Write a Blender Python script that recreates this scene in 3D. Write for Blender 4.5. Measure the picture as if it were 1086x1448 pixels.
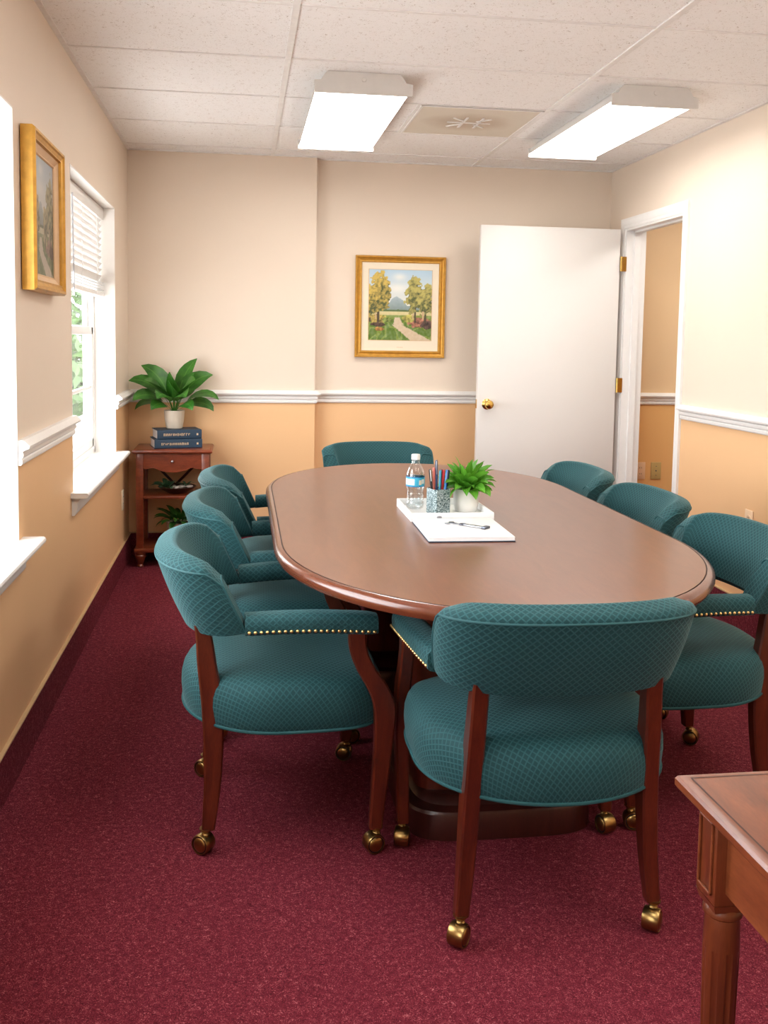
import bpy, bmesh, math, random
import numpy as np
from mathutils import Vector, Matrix, noise
PI = math.pi
R = math.radians
random.seed(7)
for o in list(bpy.data.objects):
    bpy.data.objects.remove(o)
scene = bpy.context.scene
COL = scene.collection

# ------------------------------------------------------------------ camera
FPX, CYPX = 1376.5, 593.35
YAW, PITCH, ROLL = 0.1445, 0.0834, 0.0162
CAM = Vector((0.684, -6.104, 1.349))
fw = Vector((math.sin(YAW)*math.cos(PITCH), math.cos(YAW)*math.cos(PITCH), -math.sin(PITCH)))
rt = Vector((math.cos(YAW), -math.sin(YAW), 0))
up = rt.cross(fw)
rt2 = rt*math.cos(ROLL)+up*math.sin(ROLL)
up2 = rt2.cross(fw)
cam = bpy.data.cameras.new('camera')
cam.sensor_fit = 'VERTICAL'
cam.sensor_height = 36
cam.sensor_width = 27
cam.lens = 36*FPX/1448
cam.shift_y = -(724-CYPX)/1448
cam.clip_start = 0.05
camo = bpy.data.objects.new('camera', cam)
COL.objects.link(camo)
M = Matrix((rt2, up2, -fw)).transposed().to_4x4()
M.translation = CAM
camo.matrix_world = M
scene.camera = camo

# ------------------------------------------------------------------ world, exposure, light levels
WORLD_STRENGTH = 7.2
LENS_STRENGTH = 7.0
EXPOSURE = 0.74
w = bpy.data.worlds.new('world')
scene.world = w
w.use_nodes = True
bg = w.node_tree.nodes['Background']
bg.inputs[0].default_value = (0.93, 0.97, 1.0, 1)
bg.inputs[1].default_value = WORLD_STRENGTH
vs = scene.view_settings
vs.view_transform = 'Standard'
vs.look = 'None'
vs.exposure = EXPOSURE
vs.gamma = 1
vs.use_curve_mapping = False

# windows in the left wall: y0, y1 ; z0, z1
WIN = [(-2.035, -0.675), (-4.36, -3.005), (-6.69, -5.33)]
WZ0, WZ1 = 0.685, 2.02
for (a, b) in WIN:          # sampling portals in the two window openings
    l = bpy.data.lights.new('window_portal', 'AREA')
    l.shape = 'RECTANGLE'
    l.size = b-a
    l.size_y = WZ1-WZ0
    l.cycles.is_portal = True
    lo = bpy.data.objects.new('window_portal', l)
    lo.location = (-0.175, (a+b)/2, (WZ0+WZ1)/2)
    lo.rotation_euler = Matrix(((0, 0, -1), (1, 0, 0), (0, -1, 0))).to_euler()
    COL.objects.link(lo)

# ------------------------------------------------------------------ helpers
def srgb(r, g, b):
    def f(c):
        c /= 255
        return c/12.92 if c <= .04045 else ((c+.055)/1.055)**2.4
    return (f(r), f(g), f(b), 1)

class Mat:
    def __init__(s, name):
        s.m = bpy.data.materials.new(name)
        s.m.use_nodes = True
        s.nt = s.m.node_tree
        s.b = s.nt.nodes['Principled BSDF']
    def n(s, t, **k):
        x = s.nt.nodes.new(t)
        for a, v in k.items():
            setattr(x, a, v)
        return x
    def l(s, a, b):
        s.nt.links.new(a, b)
    def math(s, op, a, b=None, c=None):
        x = s.n('ShaderNodeMath', operation=op)
        for i, v in enumerate((a, b, c)):
            if v is None: continue
            if isinstance(v, (int, float)): x.inputs[i].default_value = v
            else: s.l(v, x.inputs[i])
        return x.outputs[0]
    def ramp(s, fac, stops):
        x = s.n('ShaderNodeValToRGB')
        e = x.color_ramp.elements
        e[0].position, e[0].color = stops[0]
        e[1].position, e[1].color = stops[-1]
        for p, c in stops[1:-1]:
            q = e.new(p); q.color = c
        s.l(fac, x.inputs[0])
        return x.outputs[0]
    def mix(s, fac, a, b):
        x = s.n('ShaderNodeMix', data_type='RGBA')
        for i, v in ((0, fac), (6, a), (7, b)):
            if isinstance(v, (int, float, tuple)): x.inputs[i].default_value = v
            else: s.l(v, x.inputs[i])
        return x.outputs[2]
    def coord(s, kind='Object'):
        return s.n('ShaderNodeTexCoord').outputs[kind]
    def mapping(s, v, scale=(1, 1, 1), rot=(0, 0, 0)):
        x = s.n('ShaderNodeMapping')
        x.inputs['Scale'].default_value = scale
        x.inputs['Rotation'].default_value = rot
        s.l(v, x.inputs[0])
        return x.outputs[0]
    def noise(s, v, scale, detail=2, rough=.5, dist=0):
        x = s.n('ShaderNodeTexNoise')
        x.inputs['Scale'].default_value = scale
        x.inputs['Detail'].default_value = detail
        x.inputs['Roughness'].default_value = rough
        x.inputs['Distortion'].default_value = dist
        s.l(v, x.inputs['Vector'])
        return x.outputs[0]
    def bump(s, h, strength=.3, dist=.002):
        x = s.n('ShaderNodeBump')
        x.inputs['Strength'].default_value = strength
        x.inputs['Distance'].default_value = dist
        s.l(h, x.inputs['Height'])
        s.l(x.outputs[0], s.b.inputs['Normal'])
    def col(s, c):
        if isinstance(c, tuple): s.b.inputs['Base Color'].default_value = c
        else: s.l(c, s.b.inputs['Base Color'])
    def set(s, **k):
        for a, v in k.items():
            s.b.inputs[a.replace('_', ' ')].default_value = v
        return s

def simple(name, c, rough=.5, metal=0, var=.08, scale=30, bump=0):
    """plain colour with a slight procedural variation"""
    m = Mat(name)
    nz = m.noise(m.coord(), scale, 3)
    c2 = tuple(min(1, x*(1-var*2)) for x in c[:3])+(1,)
    c1 = tuple(min(1, x*(1+var)) for x in c[:3])+(1,)
    m.col(m.mix(nz, c2, c1))
    m.set(Roughness=rough, Metallic=metal)
    if bump: m.bump(nz, bump, .001)
    return m.m

def wall_paint(name='two_tone_wall_paint', LO=(.85, .53, .28), HI=(.81, .69, .57)):
    m = Mat(name)
    g = m.n('ShaderNodeNewGeometry')
    sx = m.n('ShaderNodeSeparateXYZ')
    m.l(g.outputs['Position'], sx.inputs[0])
    f = m.math('GREATER_THAN', sx.outputs[2], 0.985)
    nz = m.noise(g.outputs['Position'], 3, 3)
    lo = m.mix(nz, tuple(c*.95 for c in LO)+(1,), LO+(1,))
    hi = m.mix(nz, tuple(c*.95 for c in HI)+(1,), HI+(1,))
    m.col(m.mix(f, lo, hi))
    m.set(Roughness=.5)
    m.b.inputs['Specular IOR Level'].default_value = .35
    m.bump(m.noise(g.outputs['Position'], 260, 2), .08, .001)
    return m.m

def carpet():
    m = Mat('burgundy_loop_carpet')
    g = m.n('ShaderNodeNewGeometry').outputs['Position']
    warp = m.noise(g, 70, 2, .5)
    fine = m.noise(g, 150, 3, .6, 2.4)
    big = m.noise(g, 5, 3)
    fac = m.math('ADD', m.math('MULTIPLY', fine, .8), m.math('MULTIPLY', warp, .2))
    c = m.ramp(fac, [(.36, (.056, .005, .0095, 1)), (.50, (.150, .014, .026, 1)), (.575, (.235, .030, .047, 1)), (.66, (.50, .16, .175, 1))])
    c2 = m.mix(m.math('MULTIPLY', big, .35), c, (.108, .009, .021, 1))
    m.col(c2)
    m.set(Roughness=.95)
    m.b.inputs['Specular IOR Level'].default_value = .15
    m.bump(fac, .7, .006)
    return m.m

def ceiling_mat():
    m = Mat('fissured_ceiling_tile')
    g = m.n('ShaderNodeNewGeometry').outputs['Position']
    fac = m.noise(g, 105, 2, .5, 1.8)
    pin = m.noise(g, 42, 2, .5, .6)
    f2 = m.math('ADD', m.math('MULTIPLY', fac, .8), m.math('MULTIPLY', pin, .2))
    c = m.ramp(f2, [(.33, (.52, .46, .41, 1)), (.385, (.86, .84, .82, 1)), (.42, (.91, .90, .885, 1)), (.6, (.92, .91, .90, 1))])
    m.col(c)
    m.set(Roughness=.9)
    m.bump(fac, .4, .004)
    return m.m

def fabric(name, ca, cb, cell=.0125):
    m = Mat(name)
    uv = m.coord('UV')
    sx = m.n('ShaderNodeSeparateXYZ')
    m.l(uv, sx.inputs[0])
    wob = m.noise(uv, 14, 2)
    wv = m.math('MULTIPLY', m.math('SUBTRACT', wob, .5), .004)
    u = m.math('ADD', sx.outputs[0], wv)
    v = m.math('MULTIPLY', sx.outputs[1], 1.0)
    k = 1/(cell*1.0)
    a = m.math('MULTIPLY', m.math('ADD', u, v), k*.72)
    b = m.math('MULTIPLY', m.math('SUBTRACT', u, v), k*.72)
    da = m.math('ABSOLUTE', m.math('SUBTRACT', m.math('FRACT', a), .5))
    db = m.math('ABSOLUTE', m.math('SUBTRACT', m.math('FRACT', b), .5))
    mx = m.math('MAXIMUM', da, db)
    x = m.n('ShaderNodeMapRange', interpolation_type='SMOOTHSTEP')
    x.inputs['From Min'].default_value = .30
    x.inputs['From Max'].default_value = .47
    m.l(mx, x.inputs['Value'])
    mask = x.outputs[0]
    fine = m.noise(uv, 900, 2)
    f2 = m.math('ADD', m.math('MULTIPLY', mask, .85), m.math('MULTIPLY', fine, .15))
    m.col(m.mix(f2, ca, cb))
    m.set(Roughness=.75)
    m.b.inputs['Specular IOR Level'].default_value = .3
    m.b.inputs['Sheen Weight'].default_value = .30
    m.b.inputs['Sheen Roughness'].default_value = .35
    m.b.inputs['Sheen Tint'].default_value = (.45, .8, .85, 1)
    m.bump(f2, .42, .002)
    return m.m

def wood(name, dark, mid, light, scale=(6, 1, 6), rough=.28, coat=.3, wscale=2.2):
    m = Mat(name)
    co = m.mapping(m.coord(), scale)
    w1 = m.noise(co, wscale*2, 5, .62, .8)
    co2 = m.mapping(m.coord(), tuple(s*9 for s in scale))
    w2 = m.noise(co2, wscale*3, 3, .6)
    f = m.math('ADD', m.math('MULTIPLY', w1, .72), m.math('MULTIPLY', w2, .28))
    m.col(m.ramp(f, [(.28, dark), (.5, mid), (.72, light)]))
    m.set(Roughness=rough)
    m.b.inputs['Coat Weight'].default_value = coat
    m.b.inputs['Coat Roughness'].default_value = .18
    return m.m

def clear(name, tint=(1, 1, 1, 1), gloss=.06, edge=.35):
    m = Mat(name)
    nt = m.nt
    nt.nodes.remove(m.b)
    out = nt.nodes['Material Output']
    tr = m.n('ShaderNodeBsdfTransparent')
    tr.inputs[0].default_value = tint
    gl = m.n('ShaderNodeBsdfGlossy')
    gl.inputs['Roughness'].default_value = .04
    lw = m.n('ShaderNodeLayerWeight')
    lw.inputs[0].default_value = .35
    nz = m.noise(m.coord(), 20, 1)
    f = m.math('ADD', m.math('MULTIPLY', lw.outputs['Facing'], edge), m.math('MULTIPLY', nz, gloss))
    mx = m.n('ShaderNodeMixShader')
    m.l(f, mx.inputs[0]); m.l(tr.outputs[0], mx.inputs[1]); m.l(gl.outputs[0], mx.inputs[2])
    m.l(mx.outputs[0], out.inputs[0])
    return m.m

def emit(name, c, s):
    m = Mat(name)
    m.col((.9, .9, .88, 1))
    co = m.coord()
    nz = m.noise(co, 160, 1)
    m.l(m.mix(nz, tuple(x*.96 for x in c[:3])+(1,), c), m.b.inputs['Emission Color'])
    m.b.inputs['Emission Strength'].default_value = s
    return m.m

def painted():
    m = Mat('oil_painting')
    a = m.n('ShaderNodeVertexColor')
    a.layer_name = 'paint'
    nz = m.noise(m.coord(), 180, 3)
    m.col(a.outputs[0])
    m.set(Roughness=.45)
    m.bump(nz, .2, .001)
    return m.m

MT = {}
MT['wall'] = wall_paint()
MT['hallwall'] = wall_paint('hallway_warm_light_paint', (.85, .50, .20), (.82, .60, .36))  # same paint as the room; dim warm hall light baked into the colours
MT['carpet'] = carpet()
MT['ceiling'] = ceiling_mat()
MT['tee'] = simple('white_ceiling_grid_metal', (.84, .82, .80, 1), .45)
MT['trim'] = simple('white_trim_paint', (.86, .85, .83, 1), .35, var=.02)
MT['reveal'] = simple('warm_white_reveal_paint', (.84, .80, .75, 1), .5, var=.02)
MT['door'] = simple('off_white_door_paint', (.78, .76, .73, 1), .42, var=.015, scale=4)
MT['capline'] = simple('tan_carpet_edge_strip', (.62, .42, .22, 1), .5)
MT['fabric'] = fabric('teal_diamond_weave', (.0065, .046, .053, 1), (.021, .094, .102, 1))
MT['fabric_plain'] = simple('teal_welt_cord', (.012, .085, .095, 1), .7)
MT['mahogany'] = wood('dark_red_mahogany', (.038, .005, .002, 1), (.080, .012, .004, 1), (.13, .023, .008, 1), (7, 7, 1.2), .3, .35)
MT['cabinet'] = wood('red_mahogany_cabinet', (.085, .014, .006, 1), (.17, .032, .011, 1), (.26, .06, .02, 1), (2, 7, 7), .3, .3)
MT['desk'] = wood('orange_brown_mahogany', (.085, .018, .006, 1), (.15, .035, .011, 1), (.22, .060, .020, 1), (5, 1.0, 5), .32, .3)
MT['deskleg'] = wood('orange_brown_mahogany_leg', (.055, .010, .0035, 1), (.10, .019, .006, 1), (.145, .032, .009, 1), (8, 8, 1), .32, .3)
MT['tabletop'] = wood('walnut_brown_tabletop', (.125, .035, .012, 1), (.155, .046, .016, 1), (.185, .060, .022, 1), (5, .9, 5), .30, .22, 3)
MT['tableedge'] = wood('polished_table_edge', (.11, .027, .012, 1), (.13, .033, .014, 1), (.15, .040, .017, 1), (4, 2, 4), .24, .5)
MT['groove'] = simple('dark_groove', (.03, .008, .005, 1), .5)
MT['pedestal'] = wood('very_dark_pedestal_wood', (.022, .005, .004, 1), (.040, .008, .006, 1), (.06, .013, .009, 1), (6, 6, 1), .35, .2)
MT['brass'] = simple('antique_brass', (.36, .235, .085, 1), .3, 1, .15, 60)
MT['brightbrass'] = simple('bright_brass', (.75, .50, .14, 1), .22, 1, .1, 60)
MT['black'] = simple('black_rubber', (.012, .012, .012, 1), .5)
MT['nail'] = simple('brass_nail', (.78, .55, .22, 1), .28, 1)
MT['gold'] = simple('gold_leaf_frame', (.62, .33, .055, 1), .38, .55, .18, 40)
MT['goldpale'] = simple('pale_gilded_liner', (.72, .50, .30, 1), .45, .2, .06)
MT['mat'] = simple('cream_mat_board', (.83, .74, .58, 1), .8, var=.01)
MT['paint'] = painted()
MT['white'] = simple('white_enamel', (.84, .84, .83, 1), .4, var=.02)
MT['steel_white'] = simple('white_painted_steel', (.70, .68, .65, 1), .4, var=.03)
MT['lens'] = emit('glowing_acrylic_lens', (1, .975, .93, 1), LENS_STRENGTH)
MT['diffuser'] = None
MT['leaf'] = None
MT['ivory'] = simple('ivory_plastic', (.78, .69, .52, 1), .4, var=.02)
MT['almond'] = simple('almond_plastic', (.56, .42, .17, 1), .4, var=.02)
MT['peachplate'] = simple('pale_peach_plate', (.84, .60, .39, 1), .4, var=.02)
MT['soil'] = simple('dark_soil', (.03, .02, .014, 1), .95, var=.4, scale=90, bump=.6)
MT['creampot'] = simple('cream_glazed_pot', (.70, .60, .48, 1), .35, var=.04)
MT['whitepot'] = simple('white_glazed_pot', (.80, .77, .73, 1), .35, var=.03)
MT['pinkpot'] = simple('pale_terracotta_white_pot', (.66, .52, .45, 1), .5, var=.05)
MT['cover'] = simple('navy_book_cloth', (.018, .042, .075, 1), .5, var=.1, scale=200)
MT['page'] = simple('white_paper', (.86, .86, .87, 1), .7, var=.02)
MT['silver'] = simple('brushed_silver', (.45, .46, .50, 1), .3, 1)
MT['pewter'] = simple('dark_pewter', (.14, .15, .18, 1), .35, 1)
MT['glass'] = clear('window_glass', (1, 1, 1, 1), .03, .12)
MT['bottle'] = clear('clear_plastic', (.97, .985, .99, 1), .12, .65)
MT['water'] = clear('still_water', (.95, .98, .99, 1), .03, .25)
MT['labelblue'] = simple('blue_bottle_label', (.05, .42, .62, 1), .4, var=.1)
MT['labeldeep'] = simple('deep_blue_print', (.02, .17, .45, 1), .4)
MT['bark'] = simple('tree_bark', (.16, .11, .07, 1), .9, var=.3)
MT['concrete'] = simple('pale_bounce_concrete', (.74, .72, .70, 1), .9, var=.08, scale=5)
MT['darkleafbowl'] = simple('dark_bronze_bowl', (.03, .014, .010, 1), .35)
MT['pebble'] = simple('pale_shell_pebbles', (.7, .62, .55, 1), .6, var=.2)

def leafmat(name, a, b, c):
    m = Mat(name)
    uv = m.coord('UV')
    sx = m.n('ShaderNodeSeparateXYZ'); m.l(uv, sx.inputs[0])
    mid = m.math('ABSOLUTE', m.math('SUBTRACT', sx.outputs[0], .5))
    vein = m.math('LESS_THAN', mid, .035)
    nz = m.noise(m.coord(), 24, 3)
    m.col(m.mix(m.math('MULTIPLY', vein, .6), m.ramp(nz, [(.3, a), (.7, b)]), c))
    m.set(Roughness=.38)
    m.b.inputs['Subsurface Weight'].default_value = 0
    tr = m.n('ShaderNodeBsdfTranslucent')
    tr.inputs[0].default_value = b
    mx = m.n('ShaderNodeMixShader'); mx.inputs[0].default_value = .25
    m.l(m.b.outputs[0], mx.inputs[1]); m.l(tr.outputs[0], mx.inputs[2])
    m.l(mx.outputs[0], m.nt.nodes['Material Output'].inputs[0])
    return m.m
MT['leaf'] = leafmat('deep_green_leaf', (.018, .10, .012, 1), (.06, .23, .025, 1), (.14, .36, .06, 1))
MT['leafbright'] = leafmat('fresh_green_leaf', (.05, .22, .015, 1), (.14, .42, .035, 1), (.28, .55, .10, 1))
MT['leafdark'] = leafmat('dark_green_leaf', (.014, .07, .010, 1), (.045, .17, .018, 1), (.09, .24, .04, 1))  # darker leaf green for the lower shelf plant
MT['leafpale'] = leafmat('pale_grey_green_leaf', (.04, .15, .06, 1), (.12, .30, .16, 1), (.30, .45, .32, 1))
MT['treeleaf'] = leafmat('green_tree_leaf', (.025, .062, .010, 1), (.055, .12, .022, 1), (.08, .14, .03, 1))  # plain leaf green of the outdoor trees

def diffuser_mat():
    m = Mat('sooty_perforated_panel')
    co = m.coord()
    ln = m.n('ShaderNodeVectorMath', operation='LENGTH')
    m.l(m.mapping(co, (1.0, 1.25, 0)), ln.inputs[0])
    nz = m.noise(co, 7, 3)
    d = m.math('ADD', ln.outputs['Value'], m.math('MULTIPLY', m.math('SUBTRACT', nz, .5), .12))
    m.col(m.ramp(d, [(.02, (.50, .41, .31, 1)), (.13, (.55, .46, .36, 1)), (.25, (.68, .62, .52, 1))]))
    m.set(Roughness=.6)
    return m.m
MT['diffuser'] = diffuser_mat()

def cup_mat():
    m = Mat('etched_teal_cup')
    co = m.coord()
    a = m.noise(co, 95, 2, .5, 3.0)
    c = m.ramp(a, [(.40, (.035, .075, .08, 1)), (.50, (.17, .25, .26, 1)), (.60, (.50, .60, .62, 1))])
    m.col(c)
    m.set(Roughness=.35, Metallic=.3)
    m.bump(a, .5, .002)
    return m.m
MT['cup'] = cup_mat()

# ------------------------------------------------------------------ mesh builder
class MB:
    def __init__(s):
        s.v = []; s.f = []; s.mi = []; s.uv = []
        s.X = Matrix.Identity(4)
    def add(s, verts, faces, mi=0, uvs=None):
        o = len(s.v)
        s.v += [tuple(s.X @ Vector(p)) for p in verts]
        for i, f in enumerate(faces):
            s.f.append(tuple(o+k for k in f))
            s.mi.append(mi)
            s.uv.append(uvs[i] if uvs else [(0, 0)]*len(f))
        return s
    def box(s, x0, y0, z0, x1, y1, z1, mi=0, b=0):
        if b <= 0:
            vs = [(x, y, z) for x in (x0, x1) for y in (y0, y1) for z in (z0, z1)]
            fs = [(0, 1, 3, 2), (4, 6, 7, 5), (0, 4, 5, 1), (2, 3, 7, 6), (0, 2, 6, 4), (1, 5, 7, 3)]
            return s.add(vs, fs, mi)
        bm = bmesh.new()
        bmesh.ops.create_cube(bm, size=1, matrix=Matrix.Translation(((x0+x1)/2, (y0+y1)/2, (z0+z1)/2)) @ Matrix.Diagonal((x1-x0, y1-y0, z1-z0, 1)))
        b = min(b, .49*min(x1-x0, y1-y0, z1-z0))
        bmesh.ops.bevel(bm, geom=bm.edges[:], offset=b, segments=2, affect='EDGES', profile=.5)
        bm.verts.index_update()
        vs = [v.co[:] for v in bm.verts]; fs = [[v.index for v in f.verts] for f in bm.faces]
        bm.free()
        return s.add(vs, fs, mi)
    def loft(s, rings, mi=0, closed=True, caps=True, uvscale=True):
        """rings: list of equally long point lists"""
        n = len(rings[0]); o = []
        vs = [p for r in rings for p in r]
        fs = []; us = []
        m = n if closed else n-1
        # arc length along ring direction (mean) and across
        R0 = [Vector(p) for p in rings[len(rings)//2]]
        acc = [0]
        for i in range(m): acc.append(acc[-1]+(R0[(i+1) % n]-R0[i]).length)
        mids = [0]
        for a, b in zip(rings, rings[1:]):
            d = sum((Vector(p)-Vector(q)).length for p, q in zip(a, b))/n
            mids.append(mids[-1]+d)
        for j in range(len(rings)-1):
            for i in range(m):
                k = (i+1) % n
                fs.append((j*n+i, j*n+k, (j+1)*n+k, (j+1)*n+i))
                us.append([(mids[j], acc[i]), (mids[j], acc[i+1]), (mids[j+1], acc[i+1]), (mids[j+1], acc[i])])
        if caps and closed:
            for r, rev in ((0, True), (len(rings)-1, False)):
                ids = [r*n+i for i in range(n)]
                if rev: ids.reverse()
                fs.append(tuple(ids))
                us.append([(vs[i][1]+vs[i][0], vs[i][2]) for i in ids])
        return s.add(vs, fs, mi, us)
    def lathe(s, prof, n=32, mi=0, center=(0, 0, 0), caps=True):
        rings = []
        for r, z in prof:
            rings.append([(center[0]+r*math.cos(2*PI*i/n), center[1]+r*math.sin(2*PI*i/n), center[2]+z) for i in range(n)])
        return s.loft(rings, mi, True, caps)
    def tube(s, pts, rad, n=8, mi=0, closed=False):
        P = [Vector(p) for p in pts]
        rings = []
        N = len(P); ref = None
        for i in range(N):
            if closed: t = (P[(i+1) % N]-P[i-1]).normalized()
            else: t = (P[min(i+1, N-1)]-P[max(i-1, 0)]).normalized()
            if ref is None:
                ref = t.orthogonal().normalized()
            ref = (ref-t*ref.dot(t)).normalized()
            b = t.cross(ref)
            r = rad[i] if isinstance(rad, (list, tuple)) else rad
            rings.append([tuple(P[i]+ref*r*math.cos(2*PI*k/n)+b*r*math.sin(2*PI*k/n)) for k in range(n)])
        if closed:
            rings.append(rings[0])
            return s.loft(rings, mi, True, False)
        return s.loft(rings, mi)
    def prism(s, poly, axis, a, b, mi=0):
        """poly 2-D list extruded along axis from a to b"""
        def P(u, v, t):
            return {'x': (t, u, v), 'y': (u, t, v), 'z': (u, v, t)}[axis]
        n = len(poly)
        vs = [P(u, v, a) for u, v in poly]+[P(u, v, b) for u, v in poly]
        fs = [tuple(range(n))[::-1], tuple(range(n, 2*n))]
        fs += [(i, (i+1) % n, n+(i+1) % n, n+i) for i in range(n)]
        return s.add(vs, fs, mi)
    def build(s, name, mats, parent=None, smooth=35, loc=None):
        if not isinstance(mats, (list, tuple)): mats = [mats]
        me = bpy.data.meshes.new(name)
        me.from_pydata(s.v, [], s.f)
        for m in mats: me.materials.append(MT[m] if isinstance(m, str) else m)
        me.polygons.foreach_set('material_index', s.mi)
        uvl = me.uv_layers.new(name='UVMap')
        flat = [c for u in s.uv for p in u for c in p]
        uvl.data.foreach_set('uv', flat)
        bm = bmesh.new(); bm.from_mesh(me)
        bmesh.ops.recalc_face_normals(bm, faces=bm.faces[:])
        bm.to_mesh(me); bm.free()
        if smooth:
            me.polygons.foreach_set('use_smooth', [True]*len(me.polygons))
            me.set_sharp_from_angle(angle=R(smooth))
        o = bpy.data.objects.new(name, me)
        COL.objects.link(o)
        if parent: o.parent = parent
        if loc: o.location = loc
        return o

def thing(name, label, cat, loc=(0, 0, 0), rotz=0, group=None):
    o = bpy.data.objects.new(name, None)
    o.empty_display_size = .1
    COL.objects.link(o)
    o.location = loc
    o.rotation_euler = (0, 0, rotz)
    o['label'] = label; o['category'] = cat
    if group: o['group'] = group
    return o
def tag(o, label, cat, group=None):
    o['label'] = label; o['category'] = cat
    if group: o['group'] = group
    return o
def struct(o, label, cat='setting'):
    o['kind'] = 'structure'; o['label'] = label; o['category'] = cat
    return o
CHILDREN = {}
def copy_tree(o, parent=None):
    c = o.copy(); COL.objects.link(c)
    c.parent = parent
    for ch in o.children: copy_tree(ch, c)
    return c

# ------------------------------------------------------------------ room shell
H = 2.44; W = 3.03; YB = -0.0767; XS = 1.125; YN = -7.3; HX = 4.6
DY0, DY1, DZ = -1.085, -0.275, 2.052
struct(MB().box(-.16, YN-.1, -.08, HX+.1, .12, 0).build('floor', 'carpet', smooth=0), 'burgundy loop pile carpet floor under the table and chairs', 'floor')
struct(MB().box(-.16, YN-.1, H, HX+.1, .12, H+.06).build('ceiling', 'ceiling', smooth=0), 'white speckled acoustic tile ceiling', 'ceiling')
# left wall with two window openings
mb = MB()
ys = [YN, WIN[2][0], WIN[2][1], WIN[1][0], WIN[1][1], WIN[0][0], WIN[0][1], 0.12]
for i in range(7):
    a, b = ys[i], ys[i+1]
    if i in (1, 3, 5):
        mb.box(-.16, a, 0, 0, b, WZ0); mb.box(-.16, a, WZ1, 0, b, H)
    else:
        mb.box(-.16, a, 0, 0, b, H)
struct(mb.build('wall_left', 'wall', smooth=0), 'left wall, beige above and peach below, with two windows', 'wall')
mb = MB()
mb.box(0, 0, 0, W+.12, .12, H); mb.box(0, YB, 0, XS, 0, H)
struct(mb.build('wall_back', 'wall', smooth=0), 'beige and peach back wall, its left half stepping forward', 'wall')
mb = MB()
mb.box(W, YN, 0, W+.12, DY0, H); mb.box(W, DY1, 0, W+.12, 0, H); mb.box(W, DY0, DZ, W+.12, DY1, H)
struct(mb.build('wall_right', 'wall', smooth=0), 'right wall, pale beige above peach, with the doorway', 'wall')
struct(MB().box(-.16, YN-.1, 0, HX, YN, H).build('wall_front', 'wall', smooth=0), 'wall behind the camera', 'wall')
struct(MB().box(W+.12, 0, 0, HX, .12, H).build('wall_hall', 'hallwall', smooth=0), 'hallway wall seen through the doorway, dim warm light in its colour', 'wall')
mb = MB(); mb.box(HX, -2.6, 0, HX+.1, .12, H); mb.box(W+.12, -2.7, 0, HX+.1, -2.6, H)
struct(mb.build('wall_hall_side', 'hallwall', smooth=0), 'side walls closing the hallway', 'wall')

# ceiling grid: tees
TX = [0.8547, 2.1107]; TY0 = -2.1597; TP = .628
mb = MB()
tw = .012
for x in TX: mb.box(x-tw, YN, H-.006, x+tw, 0, H+.001)
k = -8
while True:
    y = TY0+k*TP
    if y > -.1: break
    if y > YN: mb.box(0, y-tw*.55, H-.004, W, y+tw*.55, H+.001)
    k += 1
mb.box(0, YN, H-.005, .02, YB, H+.001); mb.box(W-.02, YN, H-.005, W, 0, H+.001)
mb.box(0, YB-.02, H-.005, XS, YB, H+.001); mb.box(XS, -.02, H-.005, W, 0, H+.001)
mb.box(1.487, TY0+TP, H-.005, 1.503, TY0+2*TP, H+.001)
struct(mb.build('trim_1', 'tee', smooth=0), 'white metal grid between the ceiling tiles', 'ceiling grid')

# chair rail
ZR = 1.018
PROF = [(0, -.078), (.009, -.078), (.013, -.072), (.013, -.062), (.010, -.058), (.017, -.050), (.017, -.040), (.014, -.036), (.022, -.030), (.034, -.026), (.036, -.018), (.030, -.012), (.016, 0), (0, 0)]
def rail(name, p, q, nrm, lab, ends=(0, 0)):
    """chair rail profile swept from p to q with outward normal nrm; ends = mitre growth per unit depth"""
    mb = MB(); p = Vector(p); q = Vector(q); d = (q-p).normalized(); nrm = Vector(nrm)
    rings = []
    for base, e in ((p, -ends[0]), (q, ends[1])):
        rings.append([tuple(base+nrm*dd+d*(dd*e)+Vector((0, 0, ZR+z))) for dd, z in PROF])
    mb.loft(rings)
    return struct(mb.build(name, 'trim', smooth=20), lab, 'chair rail')
rail('trim_2', (0, WIN[1][1]-.0, 0), (0, WIN[0][0]+.0, 0), (1, 0, 0), 'white chair rail on the left wall between the two windows')
rail('trim_3', (0, WIN[0][1], 0), (0, YB, 0), (1, 0, 0), 'short white chair rail between far window and corner', (0, -1))
rail('trim_4', (0, YB, 0), (XS, YB, 0), (0, -1, 0), 'white chair rail on the projecting back wall', (-1, 1))
rail('trim_5', (XS, 0, 0), (W, 0, 0), (0, -1, 0), 'white chair rail on the back wall under the landscape picture', (0, 0))
rail('trim_6', (W, DY0-.062, 0), (W, YN, 0), (-1, 0, 0), 'white chair rail on the right wall beside the doorway')
rail('trim_7', (W+.12, 0, 0), (HX, 0, 0), (0, -1, 0), 'chair rail on the hallway wall')

# carpet cove base
BH = .14
def base(name, boxes, lab):
    mb = MB()
    for (x0, y0, x1, y1) in boxes:
        mb.box(x0, y0, 0, x1, y1, BH, 0)
        mb.box(x0, y0, BH, x1, y1, BH+.006, 1)
    return struct(mb.build(name, ['carpet', 'capline'], smooth=0), lab, 'baseboard')
base('baseboard_left', [(0, YN, .012, YB)], 'burgundy carpet base along the left wall')
base('baseboard_back', [(0.012, YB-.012, XS+.012, YB), (XS, -.012, W, 0)], 'burgundy carpet base along the back wall')
base('baseboard_right', [(W-.012, YN, W, DY0-.07)], 'burgundy carpet base along the right wall')
base('baseboard_hall', [(W+.12, -.012, HX, 0)], 'burgundy carpet base in the hallway')

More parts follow.
